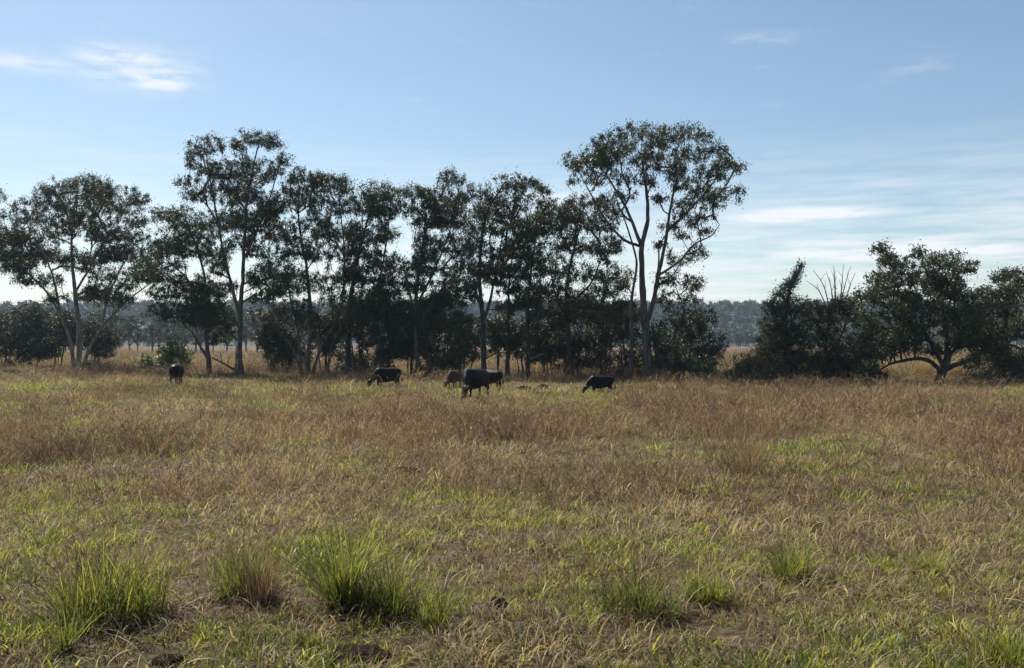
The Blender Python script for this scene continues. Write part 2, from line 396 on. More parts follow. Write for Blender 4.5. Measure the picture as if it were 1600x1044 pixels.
    for i in range(cnt - 1, -1, -1):
        A[i] = max(A[i], twig ** 2.2)
        if par[i] >= 0: A[par[i]] += A[i]
    rad = A ** (1 / 2.2)
    parts = [Wood() for _ in stems]
    for k, (i0, i1) in enumerate(stem_nodes):
        rf = stems[k][0]; m_ = i1 - i0; t = np.linspace(0, 1, m_)
        rr = 0.74 * r0 * (rf if k == 0 else 0.85 * rf) * (1 - 0.90 * t) ** 0.9 + 0.015
        if par[i0] < 0: rr *= 1 + 0.45 * np.exp(-t * m_ * 0.35 / 0.7)
        rr *= 1 + 0.05 * r.normal(size=m_); rad[i0:i1] = rr
        p_ = NN[i0:i1]
        if par[i0] >= 0: p_ = np.vstack([NN[par[i0]], p_[1:]]) 
        parts[k].add(tube(p_, rr, 9))
    for ch in chains:
        if len(ch) < 2: continue
        p_ = NN[ch]; rr = rad[ch].copy(); rr[0] = min(rr[0] * 0.6, rr[1] * 1.15)
        rr = np.minimum(rr, 0.4 * r0)
        parts[sid[ch[0]]].add(tube(p_, rr, 5 if rr[0] > 0.035 else 3))
    tk = obj('trunk', parts[0].mesh('trunk', barkmat, B), root)
    for k, pt in enumerate(parts[1:], 1):                  # a limb growing from the trunk is its sub-part, a stem of its own from the ground a part of the tree
        obj('limb' if par[stem_nodes[k][0]] >= 0 else 'stem', pt.mesh('limb', barkmat, B), tk if par[stem_nodes[k][0]] >= 0 else root)
    la = lw[0] * lw[1] * 0.5
    ne = int(np.clip(1.05 * dens ** 0 * (clump ** 2 * 3.14) * 0.70 / la, 20, 260))
    v, f, t = leaves(att, spr, ne, lw, droop, r, flat)
    gzl = gz(v[::4, 0], v[::4, 1]); v[:, 2] = np.maximum(v[:, 2], np.repeat(gzl, 4) + 0.03)
    obj('crown', mesh_np('crown', v - B, [f], leafmat, {'tint': t}), root)
    return root

G_GUM = 'gum trees in the row across the paddock'
tree('gum_tree', 'wide spreading pale-trunked gum forking low, at the end of the tree row', 'tree', 86, (122, 586),
     [(1.0, [(122, 586), (124, 540), (122, 500), (117, 450), (113, 400), (112, 350), (118, 305)]),
      (0.8, [(118, 584), (108, 530), (92, 490), (70, 455), (40, 425), (15, 405)]),
      (0.75, [(128, 584), (140, 540), (158, 510), (185, 480), (215, 455), (238, 438)]),
      (0.5, [(118, 455), (140, 420), (160, 385), (180, 345)]), (0.5, [(92, 490), (85, 440), (70, 400), (55, 360)]), (0.45, [(158, 510), (168, 470), (185, 430), (205, 390)])],
     [(90, 288, 26, 15), (128, 282, 26, 15), (165, 294, 20, 14), (150, 312, 28, 16), (212, 308, 24, 13), (195, 335, 32, 17), (60, 310, 24, 16), (28, 330, 28, 17), (15, 365, 28, 18), (48, 365, 28, 18), (90, 340, 32, 19), (130, 350, 28, 17), (160, 368, 28, 16), (205, 370, 28, 18), (12, 400, 25, 14), (60, 405, 24, 13), (100, 398, 22, 13), (148, 408, 22, 11), (185, 405, 26, 14), (225, 398, 22, 16), (38, 436, 18, 8), (165, 452, 32, 17), (200, 440, 22, 11), (235, 436, 20, 12), (85, 468, 16, 8), (70, 380, 24, 14), (120, 325, 30, 16), (25, 385, 26, 14), (178, 385, 26, 14), (115, 420, 20, 11), (75, 435, 20, 10), (135, 460, 20, 10), (190, 465, 24, 10), (210, 420, 24, 12), (20, 420, 22, 9), (165, 428, 22, 10), (100, 370, 24, 14)],
     M['gum2'], M['bark_pale'], 0.34, G_GUM, seed=11)
tree('gum_tree', 'gum past the wide spreading pale-trunked gum, only its branch tips showing', 'tree', 92, (-70, 582),
     [(1.0, [(-70, 584), (-68, 520), (-60, 450), (-45, 380), (-25, 330)]), (0.6, [(-66, 480), (-95, 430), (-110, 380)])],
     [(-8, 306, 11, 10), (-30, 320, 24, 16), (-60, 335, 26, 18), (-95, 350, 26, 20), (-35, 355, 26, 18), (-75, 380, 30, 20), (-25, 395, 20, 16), (-105, 400, 26, 20), (-60, 420, 28, 16)], M['gum'], M['bark'], 0.3, G_GUM, seed=12)
tree('gum_tree', 'leaning gum with a dense low skirt of foliage, beside the tall twin-stemmed gum', 'tree', 78, (328, 588),
     [(1.0, [(328, 588), (326, 555), (322, 525), (320, 480), (318, 430), (302, 380), (287, 340)]), (0.7, [(327, 562), (312, 540), (300, 520), (278, 500)]),
      (0.6, [(322, 525), (345, 490), (338, 440)]), (0.5, [(320, 470), (282, 425), (250, 400)])],
     [(300, 495, 48, 19), (340, 500, 38, 20), (268, 484, 28, 12), (345, 530, 20, 14), (320, 478, 30, 15), (255, 405, 32, 20), (240, 425, 26, 14), (270, 370, 32, 20), (285, 335, 28, 17), (255, 335, 20, 12), (300, 390, 28, 20), (322, 360, 22, 15), (275, 440, 18, 10), (310, 432, 18, 10), (290, 460, 30, 12), (335, 410, 18, 14), (250, 455, 20, 10), (335, 455, 20, 12)],
     M['gum'], M['bark'], 0.24, G_GUM, seed=13, dens=1.8)
tree('gum_tree', 'tall twin-stemmed gum with separate leafy tufts high above its neighbours', 'tree', 75, (377, 590),
     [(1.0, [(377, 590), (376, 540), (377, 480), (380, 430), (382, 380), (386, 320), (396, 260), (405, 218)]), (0.75, [(376, 505), (362, 450), (350, 400), (338, 340), (326, 280), (320, 232)]),
      (0.3, [(368, 588), (369, 545), (366, 500)]), (0.5, [(382, 400), (400, 360), (420, 310), (437, 250)]), (0.35, [(376, 512), (358, 497), (342, 486)]), (0.35, [(340, 345), (315, 310), (285, 290)])],
     [(320, 226, 27, 13), (308, 250, 18, 11), (335, 262, 26, 13), (398, 214, 30, 11), (374, 224, 14, 7), (421, 221, 14, 10), (440, 244, 11, 9), (426, 260, 15, 6), (370, 265, 32, 17), (402, 280, 32, 17), (345, 290, 28, 15), (284, 290, 20, 6), (310, 310, 26, 11), (370, 310, 34, 17), (420, 315, 24, 18), (340, 350, 28, 15), (395, 350, 28, 17), (425, 370, 22, 18), (350, 395, 20, 12), (405, 400, 22, 15), (430, 420, 24, 18), (397, 442, 12, 13), (345, 420, 13, 11), (360, 335, 24, 12), (415, 340, 20, 14), (380, 375, 20, 12), (410, 430, 18, 14), (355, 450, 16, 10), (405, 465, 18, 10)],
     M['gum'], M['bark'], 0.27, G_GUM, seed=14)
tree('gum_tree', 'many-stemmed gum with stems fanning from one base, next to the tall twin-stemmed gum', 'tree', 76, (480, 590),
     [(1.0, [(480, 590), (482, 540), (484, 480), (480, 420), (470, 360), (468, 290)]), (0.6, [(474, 588), (456, 545), (438, 522), (420, 500)]),
      (0.7, [(486, 588), (500, 545), (524, 500), (535, 460), (537, 400), (530, 330), (525, 288)]), (0.6, [(472, 588), (464, 520), (452, 460), (442, 400)]), (0.5, [(512, 588), (516, 550), (536, 505)])],
     [(470, 272, 22, 11), (455, 290, 20, 13), (490, 288, 18, 11), (520, 278, 26, 10), (540, 292, 18, 11), (505, 310, 28, 14), (460, 320, 26, 16), (540, 325, 22, 16), (480, 345, 28, 16), (515, 360, 24, 15), (450, 360, 22, 16), (470, 390, 26, 18), (505, 400, 28, 18), (545, 380, 24, 20), (440, 395, 16, 14), (455, 430, 28, 16), (495, 440, 28, 16), (535, 430, 28, 20), (445, 460, 22, 11), (520, 465, 26, 11), (470, 475, 26, 14), (500, 495, 30, 14), (545, 480, 22, 14), (430, 440, 20, 16)],
     M['gum'], M['bark'], 0.26, G_GUM, seed=15)
tree('gum_tree', 'straight dark-trunked gum with a narrow crown, between many-stemmed gum and bright sky gap', 'tree', 77, (544, 590),
     [(1.0, [(544, 592), (544, 520), (548, 460), (560, 400), (575, 340), (590, 300)]), (0.55, [(546, 500), (588, 450), (605, 380), (612, 310)])],
     [(580, 298, 23, 13), (608, 295, 19, 12), (565, 320, 22, 14), (600, 330, 24, 16), (575, 355, 28, 17), (605, 370, 18, 18), (565, 390, 26, 18), (595, 410, 24, 18), (575, 435, 28, 18), (605, 455, 24, 16), (560, 460, 26, 14), (590, 482, 30, 14), (560, 500, 26, 14), (615, 420, 18, 22), (550, 420, 20, 20), (590, 450, 24, 16), (615, 490, 20, 14), (548, 350, 16, 14)],
     M['gum'], M['bark_dark'], 0.28, G_GUM, seed=16, dens=1.8)
tree('gum_tree', 'slender gum with a pointed top tuft, standing right of the bright sky gap', 'tree', 74, (655, 594),
     [(1.0, [(655, 596), (650, 540), (648, 480), (655, 420), (667, 350), (690, 300), (708, 272)]), (0.5, [(650, 500), (636, 450), (630, 400)]), (0.6, [(650, 480), (675, 430), (700, 370), (717, 310)])],
     [(650, 297, 25, 11), (635, 314, 17, 11), (665, 312, 19, 11), (708, 278, 21, 12), (700, 305, 26, 15), (725, 300, 12, 12), (662, 340, 22, 15), (690, 340, 24, 17), (720, 340, 18, 17), (656, 372, 16, 13), (685, 380, 28, 17), (715, 385, 24, 17), (672, 420, 22, 16), (705, 430, 24, 18), (642, 450, 18, 12), (665, 465, 24, 12), (700, 470, 26, 14), (640, 490, 24, 14), (680, 500, 28, 14), (640, 420, 12, 16), (725, 420, 14, 20), (655, 440, 18, 14), (690, 455, 24, 14), (720, 455, 18, 14), (665, 395, 16, 12), (660, 490, 26, 12)],
     M['gum'], M['bark'], 0.24, G_GUM, seed=17)
tree('gum_tree', 'open-crowned gum with a bare dark trunk, behind the black cow with its head low', 'tree', 70, (757, 598),
     [(1.0, [(757, 598), (757, 540), (756, 490), (752, 440), (753, 390), (762, 330), (790, 285)]), (0.6, [(758, 505), (768, 470), (775, 430), (785, 380), (800, 330)]), (0.45, [(756, 490), (742, 450), (736, 410)]), (0.3, [(757, 545), (735, 530), (712, 520)]), (0.3, [(757, 560), (775, 552), (792, 552)])],
     [(745, 320, 18, 13), (770, 300, 22, 13), (800, 284, 25, 11), (830, 284, 16, 7), (850, 297, 7, 6), (780, 325, 28, 15), (815, 315, 26, 15), (845, 325, 16, 13), (750, 350, 22, 15), (785, 360, 28, 16), (820, 355, 28, 16), (845, 360, 16, 16), (740, 385, 18, 14), (770, 395, 24, 14), (810, 395, 28, 16), (842, 400, 22, 16), (735, 420, 14, 12), (800, 430, 20, 10), (720, 518, 20, 7), (735, 460, 18, 12), (775, 445, 14, 10), (725, 490, 22, 12), (785, 480, 16, 8), (760, 425, 16, 12), (775, 415, 20, 10), (745, 450, 14, 10)],
     M['gum2'], M['bark_dark'], 0.27, G_GUM, seed=18)
tree('gum_tree', 'thin pole-like gum with sparse crown, next to the open-crowned gum', 'tree', 71, (794, 596),
     [(1.0, [(794, 598), (795, 500), (797, 430), (805, 370)]), (0.4, [(795, 552), (812, 545), (824, 530)])], [(805, 380, 22, 14), (805, 420, 20, 12), (790, 450, 14, 9), (820, 442, 22, 14), (800, 480, 18, 8), (785, 410, 18, 12), (815, 465, 18, 12)], M['gum2'], M['bark_dark'], 0.17, G_GUM, seed=19)
tree('gum_tree', 'straight slim gum leaning slightly right, between the pole-like gum and olive-crowned gum', 'tree', 69, (826, 600),
     [(1.0, [(826, 601), (826, 540), (828, 470), (836, 400), (842, 340)]), (0.4, [(826, 565), (840, 556), (852, 552)])], [(842, 350, 18, 14), (835, 420, 22, 16), (852, 450, 22, 16), (828, 472, 18, 11), (845, 490, 20, 12)], M['gum'], M['bark_dark'], 0.19, G_GUM, seed=20)
tree('gum_tree', 'olive-crowned bushy gum touching the left side of the tallest gum', 'tree', 71, (890, 596),
     [(1.0, [(893, 598), (890, 530), (886, 470), (890, 420), (905, 360), (915, 315)]), (0.6, [(888, 500), (866, 450), (858, 400)]), (0.6, [(890, 480), (925, 440), (945, 385)]), (0.7, [(945, 598), (944, 540), (940, 480), (950, 430)])],
     [(880, 325, 23, 14), (910, 312, 27, 11), (940, 318, 21, 13), (865, 350, 19, 14), (900, 350, 28, 16), (940, 350, 26, 16), (870, 385, 24, 16), (910, 390, 28, 16), (950, 385, 24, 16), (860, 420, 22, 16), (900, 430, 28, 16), (945, 425, 24, 16), (870, 455, 26, 14), (920, 460, 30, 14), (960, 450, 22, 14), (895, 490, 30, 14), (945, 490, 26, 14), (860, 480, 22, 14), (975, 480, 18, 14)],
     M['gum2'], M['bark_dark'], 0.25, G_GUM, seed=21, dens=1.8)
tree('gum_tree', 'tallest gum with thick bare trunk, open branching and high domed crown', 'tree', 66, (1010, 602),
     [(1.0, [(1011, 604), (1010, 540), (1006, 480), (1004, 430), (1003, 386), (1011, 345), (1008, 291), (1000, 240)]),
      (0.62, [(1010, 510), (1019, 480), (1029, 440), (1040, 381), (1049, 327), (1063, 262), (1070, 225)]),
      (0.5, [(984, 602), (986, 540), (986, 471), (993, 413), (980, 359), (960, 300)]),
      (0.45, [(1003, 386), (985, 340), (965, 300), (935, 255)]), (0.30, [(1032, 428), (1060, 408), (1085, 380), (1112, 366), (1124, 350)]), (0.4, [(1044, 365), (1065, 340), (1092, 312), (1126, 270)]), (0.35, [(1003, 386), (975, 375), (945, 340), (905, 270)]),
      (0.25, [(1026, 450), (1050, 430), (1070, 400)])],
     [(940, 214, 24, 11), (975, 207, 28, 11), (1010, 204, 26, 10), (1045, 204, 28, 11), (1080, 199, 26, 10), (1095, 214, 18, 10), (920, 240, 20, 13), (905, 260, 18, 11), (888, 274, 8, 8), (950, 240, 28, 14), (990, 240, 30, 14), (1030, 240, 28, 14), (1070, 240, 28, 14), (1110, 245, 22, 13), (1140, 257, 16, 11), (1156, 268, 7, 6), (930, 270, 22, 12), (965, 275, 22, 12), (1005, 275, 20, 11), (1045, 275, 20, 11), (1085, 280, 26, 14), (1120, 290, 20, 11), (1140, 300, 9, 12), (972, 305, 20, 10), (1030, 308, 14, 9), (1075, 315, 20, 12), (1110, 325, 17, 12), (965, 330, 16, 10), (1048, 345, 12, 9), (1085, 350, 16, 10), (1110, 362, 11, 9), (1070, 372, 12, 8), (1038, 385, 8, 9), (1062, 410, 24, 12), (1087, 405, 14, 11), (1090, 435, 11, 12), (1055, 440, 24, 12), (1040, 466, 18, 11), (1075, 452, 14, 10), (955, 400, 14, 16), (980, 432, 12, 11), (955, 258, 22, 14), (1018, 258, 22, 14), (1058, 256, 22, 14), (1098, 262, 20, 14), (940, 290, 18, 10), (1060, 298, 16, 10), (1100, 300, 18, 12), (1020, 222, 22, 8), (970, 224, 22, 8), (1128, 272, 14, 12), (1095, 338, 14, 10), (1060, 330, 12, 10)],
     M['gum2'], M['bark'], 0.42, G_GUM, seed=22, dens=1.15, jit=1.4)

# right-hand group, nearer
tree('bush', 'straw-olive scrubby bush at the foot of the pointed pine-like tree', 'bush', 59, (1180, 608),
     [(1.0, [(1180, 612), (1182, 590), (1190, 560)]), (0.8, [(1176, 610), (1166, 590), (1160, 572)]), (0.7, [(1184, 610), (1198, 590), (1205, 575)])],
     [(1165, 572, 22, 17), (1190, 556, 23, 18), (1203, 580, 24, 16), (1150, 590, 14, 11), (1180, 590, 30, 12)], M['scrub'], M['bark'], 0.07, dens=2.0, clump=0.26, lw=(0.16, 0.055), droop=0.2, seed=31)
tree('pine_like_tree', 'feathery pine-like tree with a thin pointed leaning top', 'tree', 60, (1228, 610),
     [(1.0, [(1230, 612), (1228, 560), (1228, 510), (1232, 465), (1242, 435), (1252, 413)])],
     [(1252, 413, 1.5, 5), (1249, 420, 2, 5), (1246, 428, 4, 5), (1242, 437, 6, 5), (1236, 447, 9, 6), (1226, 462, 15, 11), (1213, 480, 18, 12), (1240, 480, 18, 13), (1205, 508, 18, 15), (1238, 512, 22, 17), (1203, 540, 22, 17), (1243, 546, 26, 19), (1212, 575, 28, 16), (1250, 580, 24, 16), (1228, 530, 24, 18)],
     M['needle'], M['bark_dark'], 0.17, dens=2.2, clump=0.27, lw=(0.24, 0.05), droop=-0.5, jit=0.3, seed=32, twig=0.016)
r2 = tree('half_dead_tree', 'dense dark tree with bare antler-like dead limbs at the top', 'tree', 61, (1285, 608),
     [(1.0, [(1285, 611), (1287, 570), (1292, 520), (1300, 478)]), (0.6, [(1287, 570), (1310, 535), (1325, 495)])],
     [(1265, 482, 17, 11), (1292, 490, 24, 15), (1322, 470, 22, 12), (1325, 500, 22, 17), (1280, 520, 26, 18), (1315, 535, 26, 18), (1275, 556, 26, 18), (1312, 568, 28, 18), (1335, 586, 18, 12), (1290, 586, 26, 13)],
     M['needle'], M['bark_dark'], 0.18, dens=2.2, clump=0.30, lw=(0.20, 0.06), droop=0.2, seed=33)
rr_ = np.random.default_rng(5); B2 = np.array(r2.location)
for j, (x0, tips_) in enumerate([(1296, [(1282, 455), (1262, 437)]), (1298, [(1290, 448), (1274, 422)]), (1300, [(1296, 450), (1287, 424)]), (1304, [(1303, 450), (1301, 413)]), (1306, [(1309, 445), (1309, 420)]), (1310, [(1315, 445), (1318, 414)]), (1312, [(1320, 450), (1331, 416)]), (1316, [(1326, 452), (1336, 428)])]):
    dpt = rr_.uniform(-0.4, 0.4)
    pts = np.array([P(x0, 492, 61)] + [P(a_, b_, 61) + np.array([0, dpt, 0]) for a_, b_ in tips_])
    pth = smooth_path(pts, 0.2); pth = pth + np.cumsum(rr_.normal(0, 0.008, pth.shape), 0)
    wd = Wood(); wd.add(tube(pth, np.linspace(0.05, 0.012, len(pth)), 6))
    for q in (0.5, 0.7):
        i_ = int(len(pth) * q); e_ = pth[i_] + np.array([rr_.uniform(-0.35, 0.35), rr_.uniform(-0.3, 0.3), rr_.uniform(0.3, 0.6)])
        wd.add(tube(smooth_path(np.array([pth[i_], e_]), 0.2), np.linspace(0.02, 0.008, len(smooth_path(np.array([pth[i_], e_]), 0.2))), 5))
    obj('dead_limb', wd.mesh('dead_limb', M['deadwood'], B2), r2)
tree('spreading_tree', 'broad low-branching tree with dark trunk and wide sprawling limbs', 'tree', 58, (1467, 610),
     [(1.0, [(1466, 612), (1468, 590), (1474, 572), (1482, 555), (1480, 520), (1475, 480), (1470, 440)]),
      (0.62, [(1470, 580), (1456, 566), (1440, 560), (1418, 562), (1390, 569), (1362, 587)]), (0.6, [(1472, 574), (1446, 522), (1428, 508), (1400, 494), (1378, 470)]),
      (0.7, [(1474, 578), (1488, 572), (1512, 562), (1539, 548), (1574, 538), (1602, 548)]), (0.45, [(1480, 545), (1505, 520), (1525, 490)]), (0.4, [(1430, 510), (1405, 460), (1390, 410), (1382, 384)]), (0.4, [(1472, 480), (1450, 430), (1440, 398)]), (0.35, [(1474, 470), (1490, 430), (1500, 408)])],
     [(1381, 386, 11, 8), (1392, 404, 15, 10), (1415, 414, 13, 7), (1440, 394, 11, 8), (1456, 409, 13, 9), (1490, 407, 21, 12), (1511, 419, 11, 9), (1375, 430, 21, 12), (1410, 435, 25, 14), (1445, 430, 25, 14), (1480, 430, 25, 14), (1500, 445, 17, 12), (1365, 460, 23, 15), (1400, 465, 29, 17), (1440, 465, 29, 17), (1480, 465, 27, 17), (1360, 495, 23, 17), (1395, 500, 28, 17), (1440, 500, 28, 18), (1480, 500, 28, 18), (1515, 500, 23, 20), (1365, 530, 23, 17), (1400, 532, 28, 15), (1440, 532, 26, 13), (1490, 530, 26, 12), (1350, 560, 18, 15), (1376, 556, 18, 10), (1385, 545, 24, 12), (1350, 585, 18, 13), (1372, 588, 16, 10), (1420, 545, 24, 10), (1465, 545, 24, 9), (1505, 545, 22, 10), (1522, 470, 18, 18), (1345, 535, 16, 18), (1530, 530, 20, 16)],
     M['oak'], M['bark_dark'], 0.36, dens=2.2, clump=0.31, lw=(0.17, 0.075), droop=0.1, depthk=0.55, seed=34)
tree('spreading_tree', 'bushy tree with thin crown top, overlapping the right side of the broad low-branching tree', 'tree', 61, (1575, 608),
     [(1.0, [(1578, 611), (1576, 570), (1572, 520), (1575, 470), (1580, 430)]), (0.6, [(1574, 560), (1555, 530), (1540, 480)]), (0.5, [(1574, 540), (1600, 500), (1620, 460)])],
     [(1560, 434, 13, 8), (1585, 429, 15, 10), (1602, 440, 13, 11), (1540, 456, 18, 9), (1575, 455, 22, 11), (1530, 476, 22, 14), (1570, 485, 28, 16), (1608, 480, 20, 20), (1545, 510, 26, 17), (1590, 520, 26, 18), (1632, 470, 22, 20), (1640, 510, 26, 22), (1550, 545, 24, 12), (1590, 560, 26, 14), (1630, 560, 26, 18), (1660, 540, 22, 20), (1560, 588, 24, 12), (1605, 588, 24, 14), (1530, 590, 20, 12), (1520, 572, 14, 12), (1545, 565, 26, 14), (1580, 575, 26, 14), (1540, 530, 24, 14), (1525, 500, 20, 16)],
     M['oak'], M['bark_dark'], 0.22, dens=2.2, clump=0.31, lw=(0.17, 0.075), droop=0.1, seed=35)

# understorey between the trunks
def shrub(x, Y, w, top, bot, seed, label, group, leafm=None, dens=1.15, name='understorey_shrub', barkm=None):
    r = np.random.default_rng(seed); lob = []; by = HOR + EYE * FPX / Y
    for i in range(int(w / 6)):
        u = r.uniform(-1, 1); yy = r.uniform(top + 12, bot - 10); k = math.sqrt(max(0.1, 1 - ((yy - (top + bot) / 2) / ((bot - top) * 0.62)) ** 2))
        lob.append((x + u * w * 0.42 * k, yy, r.uniform(15, 24), r.uniform(9, 15)))
    st = [(1.0, [(x + r.uniform(-4, 4), by), (x + r.uniform(-5, 5), (by + top) / 2), (x + r.uniform(-12, 12), top + 25)])]
    for i in range(3):
        dx = r.uniform(-0.35, 0.35) * w
        st.append((r.uniform(0.5, 0.9), [(x + dx * 0.25 + r.uniform(-5, 5), by - 1), (x + dx * 0.6, by - 35), (x + dx, top + 30)]))
    return tree(name, label, 'shrub', Y, (x, by), st, lob, leafm or M['under'], barkm or M['bark_dark'], 0.085, group, dens=dens, clump=0.36, lw=(0.24, 0.09), droop=0.5, seed=seed, depthk=0.6)
GU = 'understorey shrubs filling the tree row'
UL = [(425, 80, 50, 490, 560, 'thin grey understorey shrub just right of the twin-stemmed gum'), (450, 82, 70, 474, 568, 'twiggy understorey shrub left of the many-stemmed gum base'),
      (508, 79, 74, 470, 556, 'dark understorey shrub behind the fan of the many-stemmed gum'), (565, 79, 88, 464, 584, 'broad dark understorey shrub right of the straight dark-trunked gum'),
      (608, 77, 84, 470, 584, 'dense understorey shrub behind the black cow grazing by itself'), (645, 79, 68, 468, 562, 'understorey shrub raised on bare stems left of the slender gum'),
      (690, 75, 92, 464, 588, 'broadest dark understorey shrub right of the slender gum trunk'), (728, 77, 64, 474, 574, 'dark understorey shrub left of the open-crowned gum trunk'),
      (780, 77, 64, 482, 556, 'understorey shrub with open foot between open-crowned and pole-like gums'), (815, 76, 52, 486, 562, 'narrow understorey shrub between the pole-like and the slim leaning gum'),
      (858, 74, 84, 464, 588, 'dense dark understorey shrub right of the slim leaning gum'), (902, 73, 88, 466, 592, 'dark understorey shrub at the foot of the olive-crowned gum'),
      (942, 75, 74, 470, 582, 'understorey shrub around the second stem of the olive-crowned gum'), (975, 72, 64, 474, 590, 'dark understorey shrub hard against the left of the tallest gum'),
      (1028, 71, 66, 476, 587, 'understorey shrub hard against the right of the tallest gum trunk')]
for i, (x, Y, w_, t_, b_, lb) in enumerate(UL): shrub(x, Y, w_, t_, b_, 60 + i, lb, GU)
tree('bush', 'rounded dark bush on the right of the tallest gum trunk', 'bush', 67, (1078, 600),
     [(1.0, [(1078, 602), (1078, 560), (1082, 510)]), (0.7, [(1072, 601), (1058, 560), (1052, 520)]), (0.7, [(1084, 601), (1098, 565), (1110, 530)])],
     [(1060, 498, 30, 18), (1095, 498, 26, 16), (1112, 528, 17, 18), (1070, 540, 34, 20), (1100, 562, 26, 16), (1050, 568, 24, 18), (1080, 582, 30, 12), (1078, 515, 24, 16)], M['under'], M['bark_dark'], 0.1, dens=1.7, clump=0.33, lw=(0.2, 0.085), droop=0.3, seed=81)
tree('bush', 'small fresh green bush in front of the rounded dark bush', 'bush', 64, (1104, 602),
     [(1.0, [(1104, 605), (1104, 585), (1108, 570)]), (0.7, [(1100, 604), (1092, 585), (1088, 572)])], [(1105, 572, 18, 12), (1090, 582, 16, 11), (1112, 586, 14, 10), (1100, 592, 18, 7)], M['bright'], M['bark_dark'], 0.05, dens=1.3, clump=0.28, lw=(0.12, 0.05), droop=0.2, seed=82)
tree('bush', 'round leafy green bush behind the black cow seen from the rear', 'bush', 84, (270, 588),
     [(1.0, [(270, 586), (270, 565), (272, 548)]), (0.7, [(266, 586), (258, 568), (252, 556)]), (0.7, [(274, 586), (284, 568), (288, 556)])],
     [(272, 540, 13, 9), (260, 552, 13, 10), (284, 552, 13, 10), (270, 560, 20, 11), (255, 568, 14, 8), (288, 566, 10, 9)], M['bright'], M['bark_dark'], 0.06, dens=1.4, clump=0.34, lw=(0.2, 0.09), droop=0.2, seed=83)
tree('bush', 'small pale green bush left of the round leafy green bush', 'bush', 86, (230, 588),
     [(1.0, [(230, 586), (230, 568), (232, 556)]), (0.7, [(228, 586), (220, 572), (216, 562)])], [(232, 558, 10, 6), (222, 566, 10, 6), (240, 567, 10, 7), (230, 574, 14, 5)], M['bright'], M['bark_dark'], 0.04, dens=1.0, clump=0.3, lw=(0.18, 0.07), droop=0.2, seed=84)
tree('bush', 'scraggly low bush at the foot of the wide spreading gum', 'bush', 82, (152, 592),
     [(1.0, [(152, 588), (152, 572), (155, 562)]), (0.7, [(150, 588), (140, 574), (136, 566)])], [(152, 566, 16, 6), (140, 572, 12, 7), (164, 574, 10, 6), (152, 578, 18, 5)], M['bright'], M['bark_dark'], 0.04, dens=0.9, clump=0.28, lw=(0.14, 0.05), droop=0.2, seed=85)
tree('bush', 'low dark bush on the dry field between twin-stemmed and many-stemmed gums', 'bush', 84, (440, 590),
     [(1.0, [(440, 588), (440, 572), (444, 562)]), (0.7, [(438, 588), (426, 576), (420, 568)])], [(440, 566, 14, 6), (424, 574, 10, 6), (452, 572, 12, 7), (440, 580, 20, 5)], M['under'], M['bark_dark'], 0.04, dens=0.9, clump=0.28, lw=(0.14, 0.05), droop=0.2, seed=86)
GL = 'grey-green shrubs behind the wide spreading gum'
for i, (x, Y, w_, t_, b_, lb) in enumerate([(8, 96, 60, 478, 574, 'tall grey-green shrub left of the pale gum, with a forked leaning stem'), (48, 97, 72, 470, 572, 'tallest grey-green shrub in the middle of the clump behind the pale gum'),
        (88, 95, 66, 474, 578, 'dark grey-green shrub touching the pale gum trunk from behind'), (-30, 98, 60, 474, 574, 'grey-green shrub beneath the gum of which only branch tips show'), (150, 104, 60, 482, 560, 'grey-green shrub right of the pale gum trunk, beyond the fence posts')]):
    shrub(x, Y, w_, t_, b_, 100 + i, lb, GL, dens=1.1)

# ------------------------------------------------------------------ far trees beyond the dry field
def far_tree_mesh(seed, H):
    r = np.random.default_rng(seed); wd = Wood()
    tp = np.array([[0, 0, -0.4], [r.normal(0, .2), r.normal(0, .2), H * .35], [r.normal(0, .5), r.normal(0, .4), H * .8]])
    wd.add(tube(smooth_path(tp, 0.8), np.linspace(0.26, 0.08, len(smooth_path(tp, 0.8))), 7))
    c = []
    for i in range(26):
        a_ = r.uniform(0, 6.28); h_ = r.uniform(0.32, 1.0); rr0 = H * 0.30 * math.sqrt(max(0.08, 1 - ((h_ - 0.62) / 0.42) ** 2)) * r.uniform(0.3, 1)
        q = np.array([math.cos(a_) * rr0, math.sin(a_) * rr0, h_ * H]); c.append(q)
        s0 = smooth_path(tp, 0.8); k = int(len(s0) * min(0.9, max(0.25, h_ - 0.2)))
        pth = smooth_path(np.array([s0[k], (s0[k] + q) / 2 + [0, 0, .3], q]), 0.8); wd.add(tube(pth, np.linspace(0.08, 0.03, len(pth)), 4))
    v, f, t = leaves(np.array(c), np.full(26, 1.15), 90, (0.45, 0.2), 0.4, r)
    v[:, 2] = np.maximum(v[:, 2], 0.6)
    return wd.mesh('trunk', M['bark'], np.zeros(3)), mesh_np('crown', v, [f], M['far'], {'tint': t})
fars = [far_tree_mesh(200 + i, 11 + i) for i in range(4)]
rf = np.random.default_rng(44)
far_x = list(range(-20, 480, 17)) + [520, 560, 610, 640, 700, 735, 770, 850, 930, 980]
for i, px in enumerate(far_x):
    Y = rf.uniform(205, 265); X = (px + rf.uniform(-7, 7) - 800) / FPX * Y
    t_ = empty('far_gum_tree', (X, Y, gzf(X, Y)), 'small hazy gum standing beyond the dry field, behind the main tree row', 'tree', 'far gums along the back of the dry field')
    k = rf.uniform(0.62, 1.0); t_.scale = (k * 1.1, k * 1.1, k); t_.rotation_euler.z = rf.uniform(0, 6.28)
    tm, cm = fars[i % 4]; obj('trunk', tm, t_); obj('crown', cm, t_)
